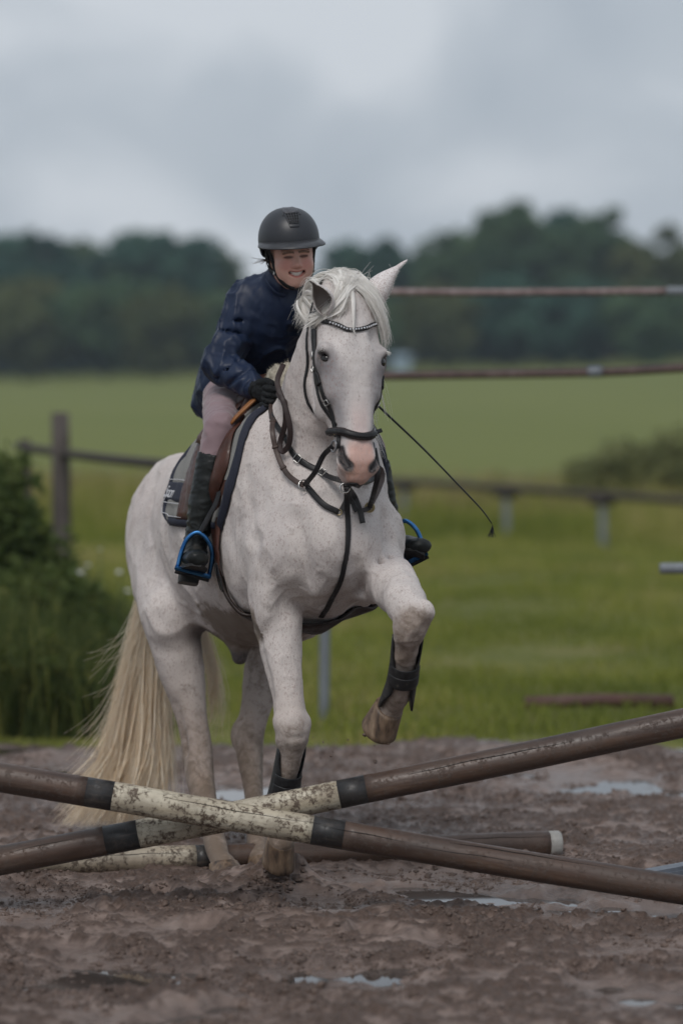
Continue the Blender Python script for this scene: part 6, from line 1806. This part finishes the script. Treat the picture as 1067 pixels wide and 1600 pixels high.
qj = M('jacket_nylon'); jn = qj.noise(7, 4, .6); qj.color(qj.ramp(jn, [(.3, (.0085, .0160, .0400)), (.7, (.0120, .0220, .0530))])).set(Roughness=.44)
qj.b.inputs['Specular IOR Level'].default_value = .28
j2 = qj.noise(38, 5, .65, None, .8); qj.bump(j2, .15, .004)
jacket = link('jacket', mesh_np('jacket', VP, VF), qj.m, rider)
jacket['label'] = 'navy waterproof jacket with creased sleeves'
MAT_ZIP = leather('zip', (.012, .014, .02), .35)
# collar, zip and cuffs
cz = NECK + (np.array(rh(0, -.01, -.06)) - NECK) * .40; nz_ = np.array(rh(0, -.01, -.06)) - NECK; nz_ /= np.linalg.norm(nz_)
ring_obj('collar', cz, .062, .011, nz_, qj.m, jacket, 32, 8)
zp = [cz + CAMF * .070 + nz_ * .012, NECK + CAMF * .078 - nz_ * .02, CHEST + (NECK - CHEST) * .5 + CAMF * .112, CHEST + CAMF * .125]
d1 = (WRR - ELR) / np.linalg.norm(WRR - ELR)
ring_obj('cuff', WRR - d1 * .004, .032, .008, d1, qj.m, jacket, 24, 8)
def seam(name, pts, mat, off=.068):
    tube_obj(name, pts, .002, mat, jacket, 5, dense=4)
BV_J = BVHTree.FromPolygons([tuple(p) for p in VP], [tuple(int(i) for i in f) for f in VF])
def on_jacket(p, off=.001):
    p = Vector(p); h_, n_, i_, d_ = BV_J.find_nearest(p); return np.array(h_) + np.array(n_) * off

# ---- breeches
qbr = M('breeches_cloth'); bn_ = qbr.noise(9, 4, .6); bn2 = qbr.noise(420, 2)
qbr.color(qbr.ramp(bn_, [(.3, (.205, .135, .150)), (.7, (.265, .185, .198))])).set(Roughness=.8); qbr.bump(bn2, .25, .001); qbr.b.inputs['Sheen Weight'].default_value = .3
lo = np.minimum.reduce([KNR, HPR, HPL, PEL]) - .22; hi = np.maximum.reduce([KNL, HPR, HPL, PEL]) + .14; lo[2] = 1.25
fb = Field(np.arange(lo[0], hi[0], .008), np.arange(lo[1], hi[1], .008), np.arange(lo[2], hi[2], .008))
fb.tube([nd(PEL + np.array([-.03, .03, -.04]), .095), nd(PEL + np.array([.05, .03, -.04]), .095)], k=.05)
for a, b, c in ((HPR, KNR, ANR), (HPL, KNL, ANL)):
    fb.tube([nd(a, .085), nd(a * .5 + b * .5, .074), nd(b * .92 + a * .08, .056), nd(b, .052), nd(b * .8 + c * .2, .050), nd(b * .55 + c * .45, .046)], k=.04)
VP, VF = fb.mesh(2); del fb; VN = vnormals(VP, VF)
VP = VP + VN * (((1 - np.abs(2 * fbm(VP * np.array([18, 18, 26]), 2) - 1)) ** 4 - .3) * .006)[:, None]
link('breeches', mesh_np('breeches', VP, VF), qbr.m, rider)

# ---- riding boots
qbo = M('riding_boot'); on_ = qbo.noise(11, 6, .68); on2 = qbo.noise(70, 4, .6)
qbo.color(qbo.ramp(on_, [(.35, (.006, .007, .007)), (.60, (.014, .016, .015)), (.74, (.060, .052, .044))])).set(Roughness=.42); qbo.bump(on2, .3, .003); qbo.b.inputs['Specular IOR Level'].default_value = .3
qso = M('boot_sole'); qso.color(qso.ramp(qso.noise(60, 4), [(.3, (.006, .006, .006)), (.7, (.018, .016, .015))])).set(Roughness=.6)
def make_boot(kn, an, ft, top_w):
    heel, ball, toe = ft
    lo = np.minimum.reduce([kn, an, heel, toe]) - .10; hi = np.maximum.reduce([kn, an, heel, toe]) + .10
    fo = Field(np.arange(lo[0], hi[0], .005), np.arange(lo[1], hi[1], .005), np.arange(lo[2], hi[2], .005))
    top = kn + (an - kn) * .25; fw_ = toe - heel; fw_ /= np.linalg.norm(fw_)
    fo.tube([nd(top, top_w, .056), nd(top + (an - top) * .3, .052, .060), nd(top + (an - top) * .62, .050, .058), nd(top + (an - top) * .88, .040, .046), nd(an, .040, .048), nd(an * .45 + heel * .55, .040, .05)], k=.03, u=np.cross((0, 0, 1), fw_))
    up_ = an - heel; up_ -= (up_ @ fw_) * fw_; up_ /= np.linalg.norm(up_)
    fo.tube([nd(heel + up_ * .030, .034, .034), nd(heel * .6 + ball * .4 + up_ * .035, .036, .040), nd(ball + up_ * .022, .044, .034), nd(toe + up_ * .016, .036, .026)], k=.03, u=np.cross((0, 0, 1), fw_))
    fo.tube([nd(top * 1.0 - (an - top) * .10, .058, .058), nd(top - (an - top) * .5, .06, .06)], k=.006, sub=True)
    VP, VF = fo.mesh(1); VN = vnormals(VP, VF)
    anm = np.exp(-(np.linalg.norm(VP - an, axis=1) / .07) ** 2)
    VP = VP + VN * (((1 - np.abs(2 * fbm(VP * np.array([22, 22, 60]), 2) - 1)) ** 4 - .3) * (.003 + .008 * anm))[:, None]
    o = link('boot', mesh_np('boot', VP, VF), qbo.m, rider)
    sx = np.cross(up_, fw_); secs = []
    for e, w_, dz in ((0, .030, 0), (.06, .036, 0), (.30, .034, 0), (.36, .034, 0), (.62, .042, 0), (.80, .044, 0), (.95, .034, 0), (1.06, .016, .004)):
        c = heel + (toe - heel) * e - up_ * .006 + up_ * dz
        secs.append([c - sx * w_, c + sx * w_, c + sx * w_ * .96 - up_ * .010, c - sx * w_ * .96 - up_ * .010])
    link('sole', loft_mesh('sole', secs), qso.m, o, smooth=False)
    secs = []
    for e, w_ in ((-.10, .028), (-.04, .034), (.22, .034), (.27, .030)):
        c = heel + (toe - heel) * e - up_ * .014
        secs.append([c - sx * w_, c + sx * w_, c + sx * w_ * .94 - up_ * .030, c - sx * w_ * .94 - up_ * .030])
    link('heel', loft_mesh('heel', secs), qso.m, o, smooth=False)
    return o
make_boot(KNR, ANR, BDR, .056)
make_boot(KNL, ANL, BDL, .060)

# ---- gloves (right hand closed on the reins; left hand likewise behind the neck)
qg = M('glove'); gn = qg.noise(120, 4, .6); qg.color(qg.ramp(gn, [(.3, (.005, .0055, .006)), (.7, (.012, .013, .014))])).set(Roughness=.62); qg.bump(gn, .4, .003); qg.b.inputs['Specular IOR Level'].default_value = .2
def make_glove(wr, hand, side, finger_dir):
    """wr wrist, hand palm centre; fingers curl round towards finger_dir then back"""
    d = hand - wr; d /= np.linalg.norm(d)
    upv = np.array([0, 0, 1.0]) - d[2] * d; upv /= np.linalg.norm(upv)
    out = np.array(finger_dir, float); out -= (out @ d) * d; out -= (out @ upv) * upv; out /= np.linalg.norm(out)
    lo = np.minimum(wr, hand) - .10; hi = np.maximum(wr, hand) + .10
    fg = Field(np.arange(lo[0], hi[0], .0028), np.arange(lo[1], hi[1], .0028), np.arange(lo[2], hi[2], .0028))
    fg.tube([nd(wr + d * -.004, .031, .033), nd(wr + d * .012, .030, .032), nd(hand - d * .008, .024, .040), nd(hand + d * .022, .020, .040)], u=out, k=.012)
    for i_, (z_, L0) in enumerate(((.030, .024), (.010, .027), (-.010, .025), (-.029, .020))):
        k0 = hand + d * .026 + upv * z_ + out * .006
        k1 = k0 + d * L0 + out * .006; k2 = k1 - d * .004 - out * -.026; k2 = k1 + out * .022 - d * .006; k3 = k2 - d * .026 + out * .004
        fg.tube([nd(hand + upv * z_ * .9, .011), nd(k0, .0112), nd(k1, .0108), nd(k2, .0100), nd(k3, .0088)], k=.0035, m=3)
    t0 = wr + d * .018 + upv * .026 + out * .010; t1 = hand + d * .006 + upv * .046 + out * .020; t2 = hand + d * .034 + upv * .046 + out * .022
    fg.tube([nd(t0, .014), nd(t1, .0125), nd(t2, .0100)], k=.006, m=3)
    VP, VF = fg.mesh(1); VN = vnormals(VP, VF)
    VP = VP + VN * (((1 - np.abs(2 * fbm(VP * 55, 2) - 1)) ** 4 - .3) * .003)[:, None]
    o = link('glove', mesh_np('glove', VP, VF), qg.m, rider)
    ring_obj('glove_cuff', wr + d * .004, .030, .005, d, qg.m, o, 20, 6)
    return o
make_glove(WRR + (HNR - WRR) * .25, HNR, -1, CAMF + np.array([0, 0, -.1]))
make_glove(WRL, WRL + np.array([.0, -.07, 0]), 1, np.array([-1.0, 0, 0]))

# ---- whip
whip = hthing('riding_whip', 'thin black schooling whip sticking out beside the horse head', 'whip')
wp = [hl(556, 600, 10.86), hl(600, 643, 10.85), hl(660, 700, 10.84), hl(720, 762, 10.83), hl(752, 796, 10.83), hl(768, 818, 10.83)]
qw = leather('whip_black', (.008, .008, .008), .4)
P = cat_rom(np.array(wp), 5); tube_obj('shaft', P, np.linspace(.0045, .0020, len(P)), qw, whip, 7)
e_ = np.array(hl(769, 820, 10.83)); st = []
for _ in range(40):
    st.append(bez(e_, e_ + dirl(0, 0, -.008), e_ + dirl(rg.normal(0, .006), rg.normal(0, .006), -.02), e_ + dirl(rg.normal(-.004, .008), rg.normal(0, .006), -.036 - .008 * rg.random()), 5))
link('tassel', hair_mesh('tassel', st, .0010), qw, whip)
# ================================================================ AIR
hz = bpy.data.meshes.new('haze')
x0, x1, y0, y1, z0, z1 = -270, 270, -30, 720, -3, 24
hz.from_pydata([(x0, y0, z0), (x1, y0, z0), (x1, y1, z0), (x0, y1, z0), (x0, y0, z1), (x1, y0, z1), (x1, y1, z1), (x0, y1, z1)], [], [(0, 3, 2, 1), (4, 5, 6, 7), (0, 1, 5, 4), (1, 2, 6, 5), (2, 3, 7, 6), (3, 0, 4, 7)])
hz.update()
mh = bpy.data.materials.new('haze_air'); mh.use_nodes = True; mh.node_tree.nodes.clear()
pv = mh.node_tree.nodes.new('ShaderNodeVolumePrincipled'); pv.inputs['Color'].default_value = (.74, .86, .97, 1); pv.inputs['Density'].default_value = .00042
om = mh.node_tree.nodes.new('ShaderNodeOutputMaterial'); mh.node_tree.links.new(pv.outputs[0], om.inputs['Volume'])
tag(link('haze', hz, mh, None, False), 'pale damp haze in the air over the field', 'haze', kind='stuff')
